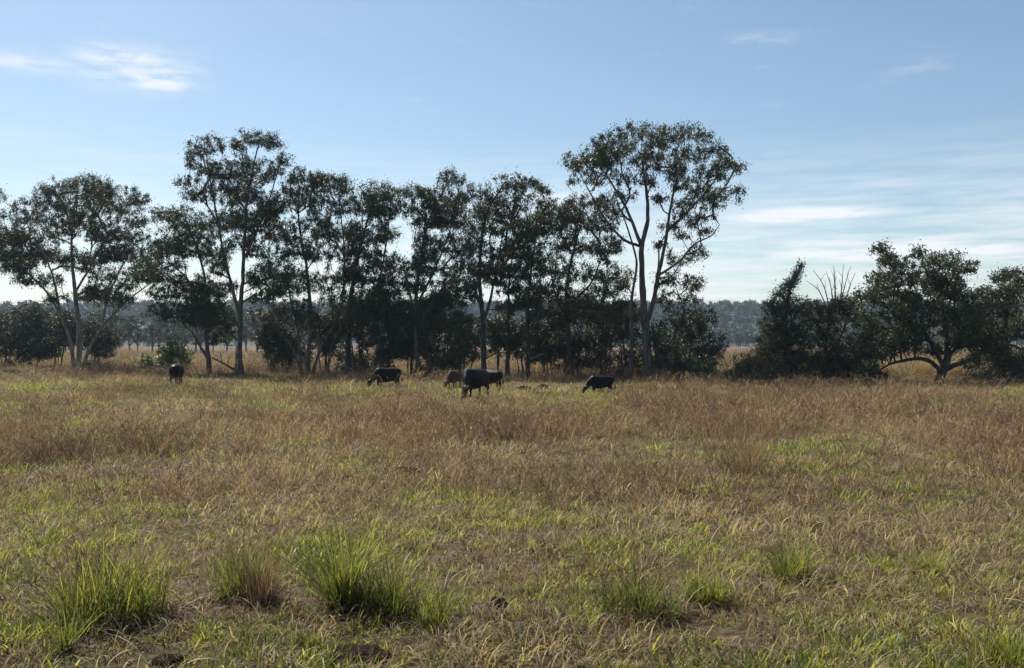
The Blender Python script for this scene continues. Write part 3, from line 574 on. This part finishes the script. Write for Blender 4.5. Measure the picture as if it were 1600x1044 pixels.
# far wood on the hills
protos = []
for i in range(4):
    r = np.random.default_rng(300 + i); c = []
    for j in range(14):
        q = r.normal(size=3); q /= np.linalg.norm(q); q *= r.uniform(0.4, 1); c.append(q * np.array([4.2, 4.2, 3.6]) + np.array([0, 0, 6.5]))
    v, f, t = leaves(np.array(c), np.full(14, 2.4), 42, (1.3, 0.9), 0.2, r); v[:, 2] = np.maximum(v[:, 2], 0.2)
    tv, tf = tube(np.array([[0, 0, -1], [0.1, 0, 3], [0, 0.2, 7.0]]), np.array([.35, .28, .15]), 5)
    me = mesh_np('far_wood_tree', np.vstack([v, tv]), [f, tf + len(v)], M['far'], {'tint': np.concatenate([t, np.full(len(tv), .1)])}); protos.append(me)
n_ = 5200
wx = rf.uniform(-900, 900, n_); wy = 560 + 560 * rf.uniform(0, 1, n_) ** 0.8
keep = (wy > 700) | (fbm(wx * 0.02, wy * 0.02, 51, 3) > 0.45); wx, wy = wx[keep], wy[keep]; n_ = len(wx)
wz = np.where(wy > 690, np.maximum(hillh(wx, wy), gz(wx, wy)), gz(wx, wy))
sc_ = rf.uniform(0.7, 1.25, n_)
scatter('far_wood', np.stack([wx, wy, wz], -1), np.stack([0 * wx, 0 * wx, rf.uniform(0, 6.28, n_)], -1), np.stack([sc_, sc_, sc_ * rf.uniform(0.85, 1.2, n_)], -1), rf.integers(0, 4, n_), 0 * wx,
        proto_collection('far_wood_kind', protos), 'distant wood covering the low hills', 'woodland')

# ------------------------------------------------------------------ grass
def blades(n, rad, h, wd, bend, lean, r, seg=3, head=0.0, splay=0.4, base_t=0.0, dt=0.15):
    """n bent tapered blades from a clump of radius rad; head>0 adds a feathery seed head to that share of blades"""
    V = []; F3 = []; F4 = []; T = []; c = 0
    for i in range(n):
        a = r.uniform(0, 2 * math.pi); d = rad * math.sqrt(r.uniform()); x0 = math.cos(a) * d; y0 = math.sin(a) * d
        H = h * r.uniform(0.5, 1.15); a2 = a + r.normal(0, 0.9); out = np.array([math.cos(a2), math.sin(a2)]); perp = np.array([-out[1], out[0]])
        if r.uniform() < 0.5: perp = np.array([math.cos(a2 + 0.8), math.sin(a2 + 0.8)])
        th = abs(r.normal(0, lean)) + splay * d / max(rad, 1e-3) * 0.5; b = bend * r.uniform(0.3, 1.3)
        p = np.array([x0, y0, -0.02]); w0 = wd * r.uniform(0.6, 1.3); tv = base_t + r.normal(0, dt); ln = H / seg
        for s in range(seg + 1):
            t = s / seg; ww = w0 * (1 - 0.55 * t) if s < seg else 0
            if s < seg:
                V += [[p[0] - perp[0] * ww / 2, p[1] - perp[1] * ww / 2, p[2]], [p[0] + perp[0] * ww / 2, p[1] + perp[1] * ww / 2, p[2]]]; T += [tv, tv]
            else:
                V.append(list(p)); T.append(tv)
            an = th + b * t; p = p + ln * np.array([math.sin(an) * out[0], math.sin(an) * out[1], math.cos(an)])
        for s in range(seg - 1): F4.append([c + 2 * s, c + 2 * s + 1, c + 2 * s + 3, c + 2 * s + 2])
        F3.append([c + 2 * seg - 2, c + 2 * seg - 1, c + 2 * seg]); tip = np.array(V[-1]); c += 2 * seg + 1
        if head and r.uniform() < head:
            for q in range(5):
                o_ = r.normal(0, 1, 3); o_ /= np.linalg.norm(o_); st = tip - np.array([out[0] * math.sin(an), out[1] * math.sin(an), math.cos(an)]) * h * 0.05 * q
                e = st + (o_ * 0.5 + np.array([out[0] * .5, out[1] * .5, .8])) * h * 0.09; sdv = np.cross(o_, [0, 0, 1.0]) * wd * 0.9
                V += [list(st - sdv), list(st + sdv), list(e)]; T += [tv + .1] * 3; F3.append([c, c + 1, c + 2]); c += 3
    return np.array(V), np.array(F4).reshape(-1, 4), np.array(F3).reshape(-1, 3), np.clip(np.array(T), -1, 1)
def blade_mesh(name, m, parts):
    V = []; A = []; B_ = []; T = []; c = 0
    for (v, f4, f3, t) in parts:
        V.append(v); A.append(f4 + c); B_.append(f3 + c); T.append(t); c += len(v)
    return mesh_np(name, np.concatenate(V), [np.concatenate(A), np.concatenate(B_)], m, {'tint': np.concatenate(T)})
GREEN = [(0.040, 0.056, 0.014), (0.095, 0.128, 0.024), (0.195, 0.215, 0.040), (0.33, 0.30, 0.085)]
DRY = [(0.075, 0.052, 0.040), (0.150, 0.106, 0.070), (0.250, 0.188, 0.098), (0.42, 0.34, 0.20)]
RED = [(0.070, 0.043, 0.033), (0.14, 0.085, 0.058), (0.23, 0.142, 0.095), (0.37, 0.27, 0.18)]
PALE = [(0.30, 0.25, 0.17), (0.42, 0.36, 0.26), (0.55, 0.49, 0.38)]
WEED = [(0.085, 0.095, 0.045), (0.15, 0.155, 0.075), (0.22, 0.22, 0.12)]
M['g_green'] = leafy('green_blade', GREEN, 0.45, 0.5, instancer=True, tcol=1.8); M['g_dry'] = leafy('dry_blade', DRY, 0.4, 0.6, instancer=True, tcol=1.7)
M['g_red'] = leafy('seed_stalk', RED, 0.35, 0.7, instancer=True); M['g_pale'] = leafy('bleached_blade', PALE, 0.3, 0.7, instancer=True)
M['g_weed'] = leafy('weed_leaf', WEED, 0.3, 0.6, instancer=True)
r = np.random.default_rng(91)
NVAR = 7
p_green = [blade_mesh('green_tuft', M['g_green'], [blades(24, 0.12, 0.17, 0.014, 1.1, 0.55, r, base_t=0.45, dt=0.25)]) for _ in range(NVAR)]
p_dry = [blade_mesh('dry_tuft', M['g_dry'], [blades(24, 0.18, 0.27, 0.0125, 1.7, 0.9, r, seg=4, base_t=0.42, dt=0.28)]) for _ in range(NVAR)]
p_red = [blade_mesh('stalk_tuft', M['g_red'], [blades(13, 0.15, 0.50, 0.007, 0.9, 0.3, r, seg=4, head=0.7, base_t=0.42, dt=0.3), blades(12, 0.16, 0.28, 0.012, 1.5, 0.7, r, base_t=0.5, dt=0.3)]) for _ in range(NVAR)]
p_pale = [blade_mesh('bleached_tuft', M['g_pale'], [blades(3, 0.12, 0.42, 0.013, 1.8, 0.9, r, seg=5, base_t=0.3, dt=0.3)]) for _ in range(NVAR)]
p_weed = [blade_mesh('weed_tuft', M['g_weed'], [blades(40, 0.20, 0.24, 0.020, 0.9, 0.7, r, base_t=0.45, dt=0.25)]) for _ in range(NVAR)]
def field(y0, y1, dens, margin=3.0, k=0.585):
    """even random points over the visible wedge between two distances"""
    n = int(dens * ((k * y0 + margin) + (k * y1 + margin)) * (y1 - y0))
    hw1 = k * y1 + margin; m = int(n * 2 * hw1 * (y1 - y0) / max(1e-6, ((k * y0 + margin) + (k * y1 + margin)) * (y1 - y0)))
    y = rng.uniform(y0, y1, m); x = rng.uniform(-hw1, hw1, m); ok = np.abs(x) < k * y + margin
    return x[ok], y[ok]
def make(name, col, spec, label, cat):
    """spec: list of (x, y, keep mask, scale, tint) ranges -> one scattered object"""
    X, Y_, S, T = [], [], [], []
    for (x, y, s_, t_) in spec: X.append(x); Y_.append(y); S.append(s_); T.append(t_)
    X = np.concatenate(X); Y_ = np.concatenate(Y_); S = np.concatenate(S); T = np.concatenate(T); n = len(X)
    rot = np.stack([rng.normal(0, 0.12, n), rng.normal(0, 0.12, n), rng.uniform(0, 6.28, n)], -1)
    sc3 = np.stack([S * rng.uniform(.85, 1.3, n), S * rng.uniform(.85, 1.3, n), S * rng.uniform(.8, 1.2, n)], -1)
    return scatter(name, np.stack([X, Y_, gz(X, Y_)], -1), rot, sc3, rng.integers(0, NVAR, n), T, col, label, cat)
ZON = [(5.0, 16, 1.0, 1.0), (16, 28, 0.62, 1.2), (28, 45, 0.36, 1.5), (45, 66, 0.24, 1.8), (66, 110, 0.11, 2.2), (110, 230, 0.028, 3.6)]
def green_mask(x, y): # share of green at a place
    f = fbm(x * 0.55, y * 0.40, 61, 4); near = np.clip((17 - y) / 8, 0, 1)
    strip = np.exp(-((y - 53) / 8.5) ** 2)
    return np.clip((f - (0.49 - 0.14 * near - 0.14 * strip)) * 7, 0.10, 1) * np.where((y > 20) & (y < 42), 0.85, 1) * np.where(y > 70, 0.35, 1)
def red_mask(x, y):
    f = fbm(x * 0.16 + 4, y * 0.13, 71, 4)
    b = np.clip((y - 13) / 8, 0.10, 1) * (1 - 0.80 * np.exp(-((y - 54) / 8.0) ** 2)) * np.where(y > 100, 0.6, 1)
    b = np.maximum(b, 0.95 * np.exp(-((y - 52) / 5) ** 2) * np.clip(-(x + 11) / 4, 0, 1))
    b = b * np.where((y > 45) & (y < 66), np.clip(0.9 + x * 0.045, 0.4, 1.8), 1)
    return np.clip((f - 0.43) * 6, 0.05, 1) * b
sg, sd, sr, spl, sw = [], [], [], [], []
for (y0, y1, dm, sm) in ZON:
    x, y = field(y0, y1, 44 * dm); m_ = rng.uniform(size=len(x)) < green_mask(x, y); x, y = x[m_], y[m_]
    hv = 0.25 + 1.5 * fbm(x * 0.8, y * 0.8, 81, 3) ** 1.3
    sg.append((x, y, sm * hv * rng.uniform(0.6, 1.25, len(x)) * np.where(y > 45, 0.95, 1), 0.8 * (fbm(x * 0.7, y * 0.7, 83, 3) - 0.5) + rng.normal(0, 0.08, len(x)) + 0.12 + 0.28 * np.exp(-((y - 54) / 9) ** 2)))
    x, y = field(y0, y1, 40 * dm); m_ = rng.uniform(size=len(x)) < np.clip(0.25 + 2.2 * (fbm(x * 1.1, y * 0.8, 97, 4) - 0.30), 0.3, 1); x, y = x[m_], y[m_]
    sd.append((x, y, sm * (0.3 + 1.25 * fbm(x * 0.6, y * 0.6, 85, 3)) * rng.uniform(0.6, 1.25, len(x)), 0.7 * (fbm(x * 0.4, y * 0.4, 87, 3) - 0.5) + rng.normal(0, 0.1, len(x)) + np.clip((y - 55) / 20, 0, 1) * -0.22))
    x, y = field(y0, y1, 19 * dm); m_ = rng.uniform(size=len(x)) < red_mask(x, y); x, y = x[m_], y[m_]
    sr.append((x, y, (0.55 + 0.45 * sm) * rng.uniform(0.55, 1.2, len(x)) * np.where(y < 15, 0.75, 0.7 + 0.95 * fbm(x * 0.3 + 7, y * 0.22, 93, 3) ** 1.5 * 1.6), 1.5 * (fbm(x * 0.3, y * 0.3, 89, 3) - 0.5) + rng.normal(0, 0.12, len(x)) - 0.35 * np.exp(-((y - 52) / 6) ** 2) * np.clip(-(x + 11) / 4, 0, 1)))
    if y1 <= 66:
        x, y = field(y0, y1, 3.2 * dm); spl.append((x, y, rng.uniform(0.5, 1.15, len(x)), rng.normal(0, 0.15, len(x))))
x, y = field(36, 62, 5.0); m_ = rng.uniform(size=len(x)) < np.clip((fbm(x * 0.18, y * 0.3, 95, 3) - 0.50) * 8, 0, 1) * np.exp(-((y - 50) / 8.5) ** 2); x, y = x[m_], y[m_]
sw.append((x, y, rng.uniform(0.8, 1.8, len(x)), rng.normal(0, 0.15, len(x))))
make('green_grass', proto_collection('green_kind', p_green), sg, 'short fresh green grass growing in patches through the paddock', 'grass')
make('dry_grass', proto_collection('dry_kind', p_dry), sd, 'matted dry tan grass covering the paddock', 'grass')
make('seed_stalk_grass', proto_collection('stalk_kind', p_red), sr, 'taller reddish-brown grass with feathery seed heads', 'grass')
make('bleached_grass', proto_collection('pale_kind', p_pale), spl, 'scattered long bleached dead blades lying over the grass', 'grass')
make('paddock_weeds', proto_collection('weed_kind', p_weed), sw, 'low pale grey-green weeds around the grazing cattle', 'weeds')

# ------------------------------------------------------------------ single tussocks
M['t_green'] = leafy('tussock_blade', GREEN, 0.4, 0.45); M['t_dry'] = leafy('tussock_dead_blade', DRY, 0.3, 0.7); M['t_red'] = leafy('tussock_stalk', RED, 0.35, 0.7)
def tussock(px, py, hpx, wpx, label, seed, nb=420, ntd=160, nst=40, tint=0.42, kind='green'):
    Y = EYE * FPX / (py - HOR); s = Y / FPX; X = (px - 800) * s; r = np.random.default_rng(seed)
    H = hpx * s; Wd = wpx * s
    t = empty('grass_tussock', (X, Y, gzf(X, Y)), label, 'tussock', 'tussocks in the foreground grass')
    gm = M['t_green'] if kind == 'green' else M['t_red']
    pr = []
    for k in range(max(3, int(nb / 34))):
        a = r.uniform(0, 6.28); d = Wd * 0.36 * math.sqrt(r.uniform()); hk = r.uniform(0.62, 1.25) * (1.12 - 0.4 * d / (Wd * 0.36))
        v, f4, f3, tt = blades(30, Wd * 0.13 + 0.02, H * hk, 0.0105, 0.9, 0.24, r, seg=4, base_t=tint + r.normal(0, .16), dt=0.28, splay=0.3)
        lean_ = r.normal(0, 0.16, 2); v[:, 0] += v[:, 2] * lean_[0]; v[:, 1] += v[:, 2] * lean_[1]
        pr.append((v + np.array([math.cos(a) * d, math.sin(a) * d, 0]), f4, f3, tt))
    obj('blade_clump', blade_mesh('blade_clump', gm, pr), t)
    if ntd: obj('dead_skirt', blade_mesh('dead_skirt', M['t_dry'], [blades(ntd, Wd * 0.44, H * 0.5, 0.013, 2.0, 0.7, r, seg=4, base_t=0.3, dt=0.25, splay=0.8)]), t)
    if nst: obj('seed_stalks', blade_mesh('seed_stalks', M['t_red'], [blades(nst, Wd * 0.35, H * 1.12, 0.004, 0.45, 0.22, r, seg=4, head=0.9, base_t=0.5, dt=0.2, splay=0.5)]), t)
    return t
tussock(165, 968, 165, 190, 'largest green tussock with dead brown skirt, behind a slim spear tuft', 401, 900, 420, 120)
tussock(375, 932, 125, 85, 'narrow upright green tussock beside a rusty brown seed clump', 402, 420, 60, 50)
tussock(408, 944, 110, 50, 'rusty brown seed-head clump leaning on the narrow green tussock', 403, 140, 30, 130, kind='red', tint=0.3)
tussock(535, 950, 155, 70, 'tallest bright green tussock standing in a tight upright sheaf', 404, 620, 60, 20, tint=0.5)
tussock(605, 958, 115, 130, 'wide dull green tussock against the tallest upright sheaf', 405, 520, 240, 70, tint=0.28)
tussock(680, 978, 85, 48, 'small bright green tuft at the edge of the wide dull tussock', 406, 220, 30, 0, tint=0.52)
tussock(1000, 958, 105, 130, 'dark-based tussock with dull green and straw blades', 407, 420, 300, 60, tint=0.3)
tussock(1100, 935, 75, 100, 'low bright green tuft next to the dark-based tussock', 408, 420, 60, 10, tint=0.55)
tussock(1238, 905, 90, 78, 'upright green tuft alone on dry brown grass', 409, 380, 60, 20, tint=0.46)
tussock(1455, 892, 55, 100, 'yellowish low tuft with straw blades', 410, 320, 140, 30, tint=0.66)
tussock(1555, 1035, 80, 120, 'broad fresh leafy tuft of bright blades without seed stalks', 411, 480, 80, 0, tint=0.55)
tussock(1155, 740, 90, 110, 'tall brown stalk clump with a green foot in the middle of the paddock', 412, 260, 60, 300, kind='red', tint=0.35)
tussock(465, 1010, 45, 75, 'small dark green tuft in front of the tallest sheaf', 413, 200, 80, 0, tint=0.3)
tussock(105, 1015, 100, 24, 'single slim green spear tuft in front of the largest tussock', 414, 120, 0, 0, tint=0.5)

# ------------------------------------------------------------------ clods, logs, posts
def soil_mat():
    m, n, l = mat('dark_soil'); t = n.new('ShaderNodeTexNoise'); t.inputs['Scale'].default_value = 25; t.inputs['Detail'].default_value = 6
    cr = n.new('ShaderNodeValToRGB'); cr.color_ramp.elements[0].color = (0.006, 0.005, 0.005, 1); cr.color_ramp.elements[1].color = (0.03, 0.023, 0.019, 1); l.new(t.outputs[0], cr.inputs[0])
    p = n.new('ShaderNodeBsdfPrincipled'); p.inputs['Roughness'].default_value = 1.0; p.inputs['Specular IOR Level'].default_value = 0.0; l.new(cr.outputs[0], p.inputs['Base Color'])
    o = n.new('ShaderNodeOutputMaterial'); l.new(p.outputs[0], o.inputs[0]); return m
M['soil'] = soil_mat()
def clod(px, py, wpx, hgt, label, seed):
    Y = EYE * FPX / (py - HOR); s = Y / FPX; X = (px - 800) * s; r = np.random.default_rng(seed)
    bm = bmesh.new(); bmesh.ops.create_icosphere(bm, subdivisions=4, radius=1.0)
    o_ = r.uniform(0, 50, 2)
    for v in bm.verts:
        k = 0.65 + 0.7 * float(fbm(np.array([v.co.x * 2.3 + o_[0]]), np.array([v.co.y * 2.3 + v.co.z * 1.9 + o_[1]]), 5, 4)[0])
        v.co = Vector((v.co.x * wpx * s * 0.5 * k, v.co.y * wpx * s * 0.45 * k, max(-0.04, v.co.z * hgt * k)))
    me = bpy.data.meshes.new('soil_clod'); bm.to_mesh(me); bm.free(); me.materials.append(M['soil'])
    for p_ in me.polygons: p_.use_smooth = True
    tag(obj('soil_clod', me, None, (X, Y, gzf(X, Y))), label, 'clod', 'dark clods lying in the grass')
clod(777, 944, 34, 0.09, 'round dark clod of soil alone right of the tussocks', 1)
clod(632, 740, 44, 0.13, 'wide dark clod of soil in the brown mid paddock', 2)
clod(268, 1034, 60, 0.07, 'dark bare clod in front of the narrow green tussock', 3)
clod(560, 1022, 110, 0.06, 'long low dark clod in front of the tallest sheaf', 4)
clod(1060, 774, 60, 0.10, 'flat dark clod beyond the low bright green tuft', 5)
clod(820, 612, 30, 0.30, 'dark hummock of soil below the thin pole-like gums', 6)
clod(848, 611, 22, 0.35, 'smaller dark hummock between pole-like gums and grazing cow', 7)
def log(name, pts, Y, r0, r1, label, cat, m, br=()):
    w3 = np.array([P(a, b, Y + dy) for a, b, dy in pts]); org = w3[0].copy(); org[2] = gzf(org[0], org[1])
    w3[:, 2] = np.maximum(w3[:, 2], gz(w3[:, 0], w3[:, 1]) + r0 * 0.6)
    e = empty(name, tuple(org), label, cat)
    rr0 = np.random.default_rng(int(pts[0][0])); pth = smooth_path(w3, 0.15); pth = pth + np.cumsum(rr0.normal(0, 0.008, pth.shape), 0)
    wd = Wood(); wd.add(tube(pth, np.linspace(r0, r1, len(pth)) * (1 + 0.06 * rr0.normal(size=len(pth))), 8)); obj('stem', wd.mesh('stem', m, org), e)
    for (t, dx, dy, dz) in br:
        q = pth[int(t * (len(pth) - 1))]; q2 = smooth_path(np.array([q, q + np.array([dx * .5, dy * .5, dz * .7]), q + np.array([dx, dy, dz])]), 0.1)
        b_ = Wood(); b_.add(tube(q2, np.linspace(r1 * 0.8, 0.012, len(q2)), 6)); obj('branch', b_.mesh('branch', m, org), e)
log('fallen_branch', [(383, 590, 0), (365, 577, .3), (345, 566, .8), (331, 559, 1.2)], 75, 0.10, 0.05, 'fallen dark branch leaning between the leaning gum and the twin-stemmed gum', 'branch', M['bark_dark'], [(0.5, .1, .2, .7), (0.7, -.2, .1, .9), (0.3, .3, 0, .6)])
log('fallen_log', [(1142, 603, 0), (1156, 600, .2), (1170, 598, .5), (1192, 590, 1)], 59, 0.17, 0.07, 'dark fallen log with grey top below the straw-olive scrubby bush', 'log', M['bark_dark'], [(0.6, .5, .3, .4), (0.3, -.3, .2, .5)])
log('fallen_log', [(304, 590, 0), (316, 590, .2), (328, 590, .1)], 84, 0.10, 0.08, 'short pale fallen log left of the leaning gum base', 'log', M['deadwood'], [(0.4, .2, .3, .25)])
def post(px, Y, top, label):
    X = (px - 800) / FPX * Y; z = gzf(X, Y); H = EYE - (top - HOR) / FPX * Y - z; e = empty('fence_post', (X, Y, z), label, 'post', 'weathered fence posts at the edge of the dry field')
    wd = Wood(); a_ = np.array([[X, Y, z - 0.2], [X + .01, Y, z + H * .5], [X - .02, Y, z + H - .03], [X - .02, Y, z + H]]); wd.add(tube(a_, np.array([.11, .105, .1, .03]), 8))
    obj('shaft', wd.mesh('shaft', M['bark_dark'], np.array([X, Y, z])), e)
    w2 = Wood()
    for h_ in (0.55, 0.8):
        an = np.linspace(0, 2 * math.pi, 14); w2.add(tube(np.stack([X - 0.01 + np.cos(an) * .108, Y + np.sin(an) * .108, z + H * h_ + 0 * an], -1), np.full(14, .006), 4))
    obj('wire_tie', w2.mesh('wire_tie', M['deadwood'], np.array([X, Y, z])), e)
post(183, 92, 571, 'short weathered fence post, the thinner of the pair by the scraggly low bush')
post(195, 92, 567, 'dark weathered fence post, the taller of the pair by the scraggly low bush')
post(212, 92, 570, 'lone low fence post beside the small pale green bush')

# tall straw clumps glowing behind the broad low-branching tree
def mound(px, py, Y, wpx, hpx, label, seed):
    s = Y / FPX; X = (px - 800) * s; r = np.random.default_rng(seed); H = hpx * s
    t = empty('straw_clump', (X, Y, gzf(X, Y)), label, 'grass clump', 'straw clumps behind the broad low-branching tree')
    pr = []
    for k in range(16):
        v, f4, f3, tt = blades(50, 0.35, H * r.uniform(0.8, 1.1), 0.02, 0.7, 0.2, r, seg=4, base_t=0.85, dt=0.12, splay=0.4)
        pr.append((v + np.array([r.uniform(-.5, .5) * wpx * s * .8, r.uniform(-.6, .6), 0]), f4, f3, tt))
    obj('straw', blade_mesh('straw', M['t_dry'], pr), t)
    obj('seed_stalks', blade_mesh('seed_stalks', M['t_dry'], [blades(90, wpx * s * .4, H * 1.08, 0.012, 0.4, 0.15, r, seg=4, head=0.8, base_t=0.7, dt=0.2)]), t)
mound(1438, 603, 66, 46, 44, 'wide straw-coloured grass clump left of the dark sprawling trunk', 501)
mound(1490, 603, 66, 34, 38, 'rounded straw-coloured grass clump right of the dark sprawling trunk', 502)
mound(1380, 603, 67, 40, 36, 'dull straw clump beneath the end of the long sprawling limb', 503)

# ------------------------------------------------------------------ cattle
def coat(name, c1, c2):
    m, n, l = mat(name); tc_ = n.new('ShaderNodeTexCoord'); t = n.new('ShaderNodeTexNoise'); t.inputs['Scale'].default_value = 3.0; t.inputs['Detail'].default_value = 4; l.new(tc_.outputs['Object'], t.inputs['Vector'])
    cr = n.new('ShaderNodeValToRGB'); cr.color_ramp.elements[0].position = .4; cr.color_ramp.elements[1].position = .65; cr.color_ramp.elements[0].color = (*c1, 1); cr.color_ramp.elements[1].color = (*c2, 1); l.new(t.outputs[0], cr.inputs[0])
    p = n.new('ShaderNodeBsdfPrincipled'); p.inputs['Roughness'].default_value = 0.5; p.inputs['Specular IOR Level'].default_value = 0.10
    p.inputs['Sheen Weight'].default_value = 0.0; p.inputs['Sheen Roughness'].default_value = 0.4; p.inputs['Sheen Tint'].default_value = (0.8, 0.6, 0.45, 1); l.new(cr.outputs[0], p.inputs['Base Color'])
    o = n.new('ShaderNodeOutputMaterial'); l.new(p.outputs[0], o.inputs[0]); return m
M['black'] = coat('black_coat', (0.006, 0.0055, 0.006), (0.015, 0.011, 0.009)); M['brown'] = coat('brown_coat', (0.060, 0.028, 0.014), (0.115, 0.058, 0.030))
M['hoof'] = coat('hoof_horn', (0.02, 0.017, 0.015), (0.045, 0.038, 0.03))
def cow(loc, heading, size, m, label, seed, head='graze', girth=1.0, step=0.0):
    r = np.random.default_rng(seed); S = []   # spheres: x,y,z,rx,ry,rz
    def chain(pts, n=8):
        for a, b in zip(pts[:-1], pts[1:]):
            for t in np.linspace(0, 1, n): S.append(np.array(a) * (1 - t) + np.array(b) * t)
    g = girth
    chain([(-.80, 0, 1.06, .13, .17, .16), (-.62, 0, 1.00, .22, .27 * g, .30), (-.30, 0, .91, .30, .34 * g, .42), (.05, 0, .87, .32, .38 * g, .46), (.38, 0, .89, .30, .34 * g, .46), (.62, 0, .95, .24, .27 * g, .40)])
    chain([(.30, 0, 1.22, .16, .09, .10), (.62, 0, 1.24, .14, .09, .11)], 5)
    yw = r.normal(0, .06)
    if head == 'graze': nk = [(.66, 0, 1.02, .24, .19, .30), (.88, yw, .84, .20, .15, .25), (1.06, yw * 2, .62, .15, .115, .17), (1.16, yw * 2.5, .50, .13, .115, .13)]; hd = [(1.20, yw * 2.5, .50, .16, .15, .15), (1.31, yw * 2.7, .33, .125, .12, .125), (1.40, yw * 2.8, .15, .095, .10, .09), (1.42, yw * 2.8, .09, .085, .095, .07)]
    else: nk = [(.66, 0, 1.04, .24, .19, .30), (.95, yw, 1.06, .19, .14, .20), (1.18, yw * 2, 1.10, .15, .12, .15)]; hd = [(1.24, yw * 2, 1.10, .14, .125, .14), (1.40, yw * 2, .98, .11, .095, .11), (1.54, yw * 2, .86, .085, .085, .08)]
    chain(nk); chain(hd)
    pl = hd[0]
    for s in (-1, 1): chain([(pl[0] - .05, pl[1] + s * .10, pl[2] + .07, .035, .04, .035), (pl[0] - .08, pl[1] + s * .21, pl[2] + .06, .03, .05, .045), (pl[0] - .10, pl[1] + s * .29, pl[2] + .04, .015, .03, .02)], 5)
    feet = []
    for s in (-1, 1):
        st = step * s
        chain([(.56, s * .15, .82, .17, .12, .22), (.54 + st * .4, s * .17, .58, .10, .085, .14), (.57 + st, s * .17, .42, .07, .065, .08), (.55 + st * 1.2, s * .17, .24, .045, .045, .06), (.56 + st * 1.4, s * .17, .11, .055, .05, .05)], 7); feet.append((.58 + st * 1.4, s * .17))
        chain([(-.60, s * .17, .92, .22, .14, .25), (-.50 - st * .3, s * .19, .68, .16, .11, .18), (-.66 - st, s * .18, .48, .075, .065, .09), (-.64 - st, s * .18, .26, .048, .048, .06), (-.61 - st, s * .18, .11, .055, .05, .05)], 7); feet.append((-.59 - st, s * .18))
    chain([(-.88, 0, 1.10, .04, .035, .05), (-.96, .01, .92, .028, .028, .04), (-.97, .02, .66, .022, .022, .04)], 8)
    bm = bmesh.new()
    for q in S:
        Mx = Matrix.Translation(Vector(q[:3])) @ Matrix.Diagonal((q[3], q[4], q[5], 1)); bmesh.ops.create_icosphere(bm, subdivisions=2, radius=1.0, matrix=Mx)
    me = bpy.data.meshes.new('tmp'); bm.to_mesh(me); bm.free()
    o = bpy.data.objects.new('tmp', me); C.objects.link(o)
    md = o.modifiers.new('r', 'REMESH'); md.mode = 'VOXEL'; md.voxel_size = 0.026; ms = o.modifiers.new('s', 'SMOOTH'); ms.iterations = 5; ms.factor = 0.5
    dg = bpy.context.evaluated_depsgraph_get(); me2 = bpy.data.meshes.new_from_object(o.evaluated_get(dg)); bpy.data.objects.remove(o)
    me2.name = 'body'; me2.materials.clear(); me2.materials.append(m)
    for p_ in me2.polygons: p_.use_smooth = True
    root = empty('cow', loc, label, 'cow', 'grazing cattle'); root.rotation_euler.z = heading; root.scale = (size,) * 3
    body = obj('body', me2, root)
    for (fx, fy) in feet:
        tv = Wood(); tv.add(tube(np.array([[fx, fy, -.02], [fx - .005, fy, .04], [fx - .015, fy, .09], [fx - .015, fy, .11]]), np.array([.068, .064, .055, .02]), 8)); obj('hoof', tv.mesh('hoof', M['hoof'], np.zeros(3)), body)
    tuft = blades(40, .025, .34, .012, .15, .05, r, seg=3, base_t=.1, dt=.05); tv_ = tuft[0] * np.array([1, 1, -1]) + np.array([-.97, .02, .68])
    tm = mesh_np('tail_tuft', tv_, [tuft[1], tuft[2]], m); obj('tail_tuft', tm, body)
    for s in (-1, 1):
        e = hd[1]; bmx = bmesh.new(); bmesh.ops.create_icosphere(bmx, subdivisions=2, radius=.022, matrix=Matrix.Translation(((hd[0][0] + e[0]) / 2, e[1] + s * .105, (hd[0][2] + e[2]) / 2 + .01))); em = bpy.data.meshes.new('eye'); bmx.to_mesh(em); bmx.free(); em.materials.append(M['hoof']); obj('eye', em, body)
    return root
def cow_at(px, Y, heading, size, m, label, seed, **k):
    X = (px - 800) / FPX * Y; return cow((X, Y, gzf(X, Y)), heading, size, m, label, seed, **k)
# heading: 0 faces +X (right), 90 faces away, 180 faces left, -90 faces the camera
cow_at(276, 58, R(97), 1.02, M['black'], 'black cow seen from the rear, near the round leafy green bush', 1, girth=1.12)
cow_at(606, 55.5, R(214), 0.94, M['black'], 'black cow grazing side-on, by itself left of the cattle cluster', 2)
cow_at(743, 46.5, R(238), 1.10, M['black'], 'largest black cow grazing in the open with pale-lit back and visible legs', 3, girth=1.05, step=0.06)
cow_at(710, 56, R(250), 0.82, M['brown'], 'reddish-brown cow half hidden beside the largest black cow', 4)
cow_at(765, 53, R(150), 0.90, M['black'], 'dark cow mostly hidden behind the rump of the largest black cow', 5)
cow_at(940, 49.5, R(190), 0.74, M['black'], 'small low-backed black cow grazing below the tallest gum', 6)

# ------------------------------------------------------------------ haze
hm, hn, hl = mat('haze_air')
pv = hn.new('ShaderNodeVolumePrincipled'); pv.inputs['Color'].default_value = (0.55, 0.76, 1.0, 1); pv.inputs['Density'].default_value = 0.00015; pv.inputs['Anisotropy'].default_value = 0.2
ho = hn.new('ShaderNodeOutputMaterial'); hl.new(pv.outputs[0], ho.inputs['Volume'])
bm = bmesh.new(); bmesh.ops.create_cube(bm, size=1.0, matrix=Matrix.Translation((0, 590, 31)) @ Matrix.Diagonal((2900, 1820, 66, 1)))
me = bpy.data.meshes.new('haze'); bm.to_mesh(me); bm.free(); me.materials.append(hm)
tag(obj('haze', me), 'thin pale haze filling the air over the paddock', 'haze', kind='stuff')
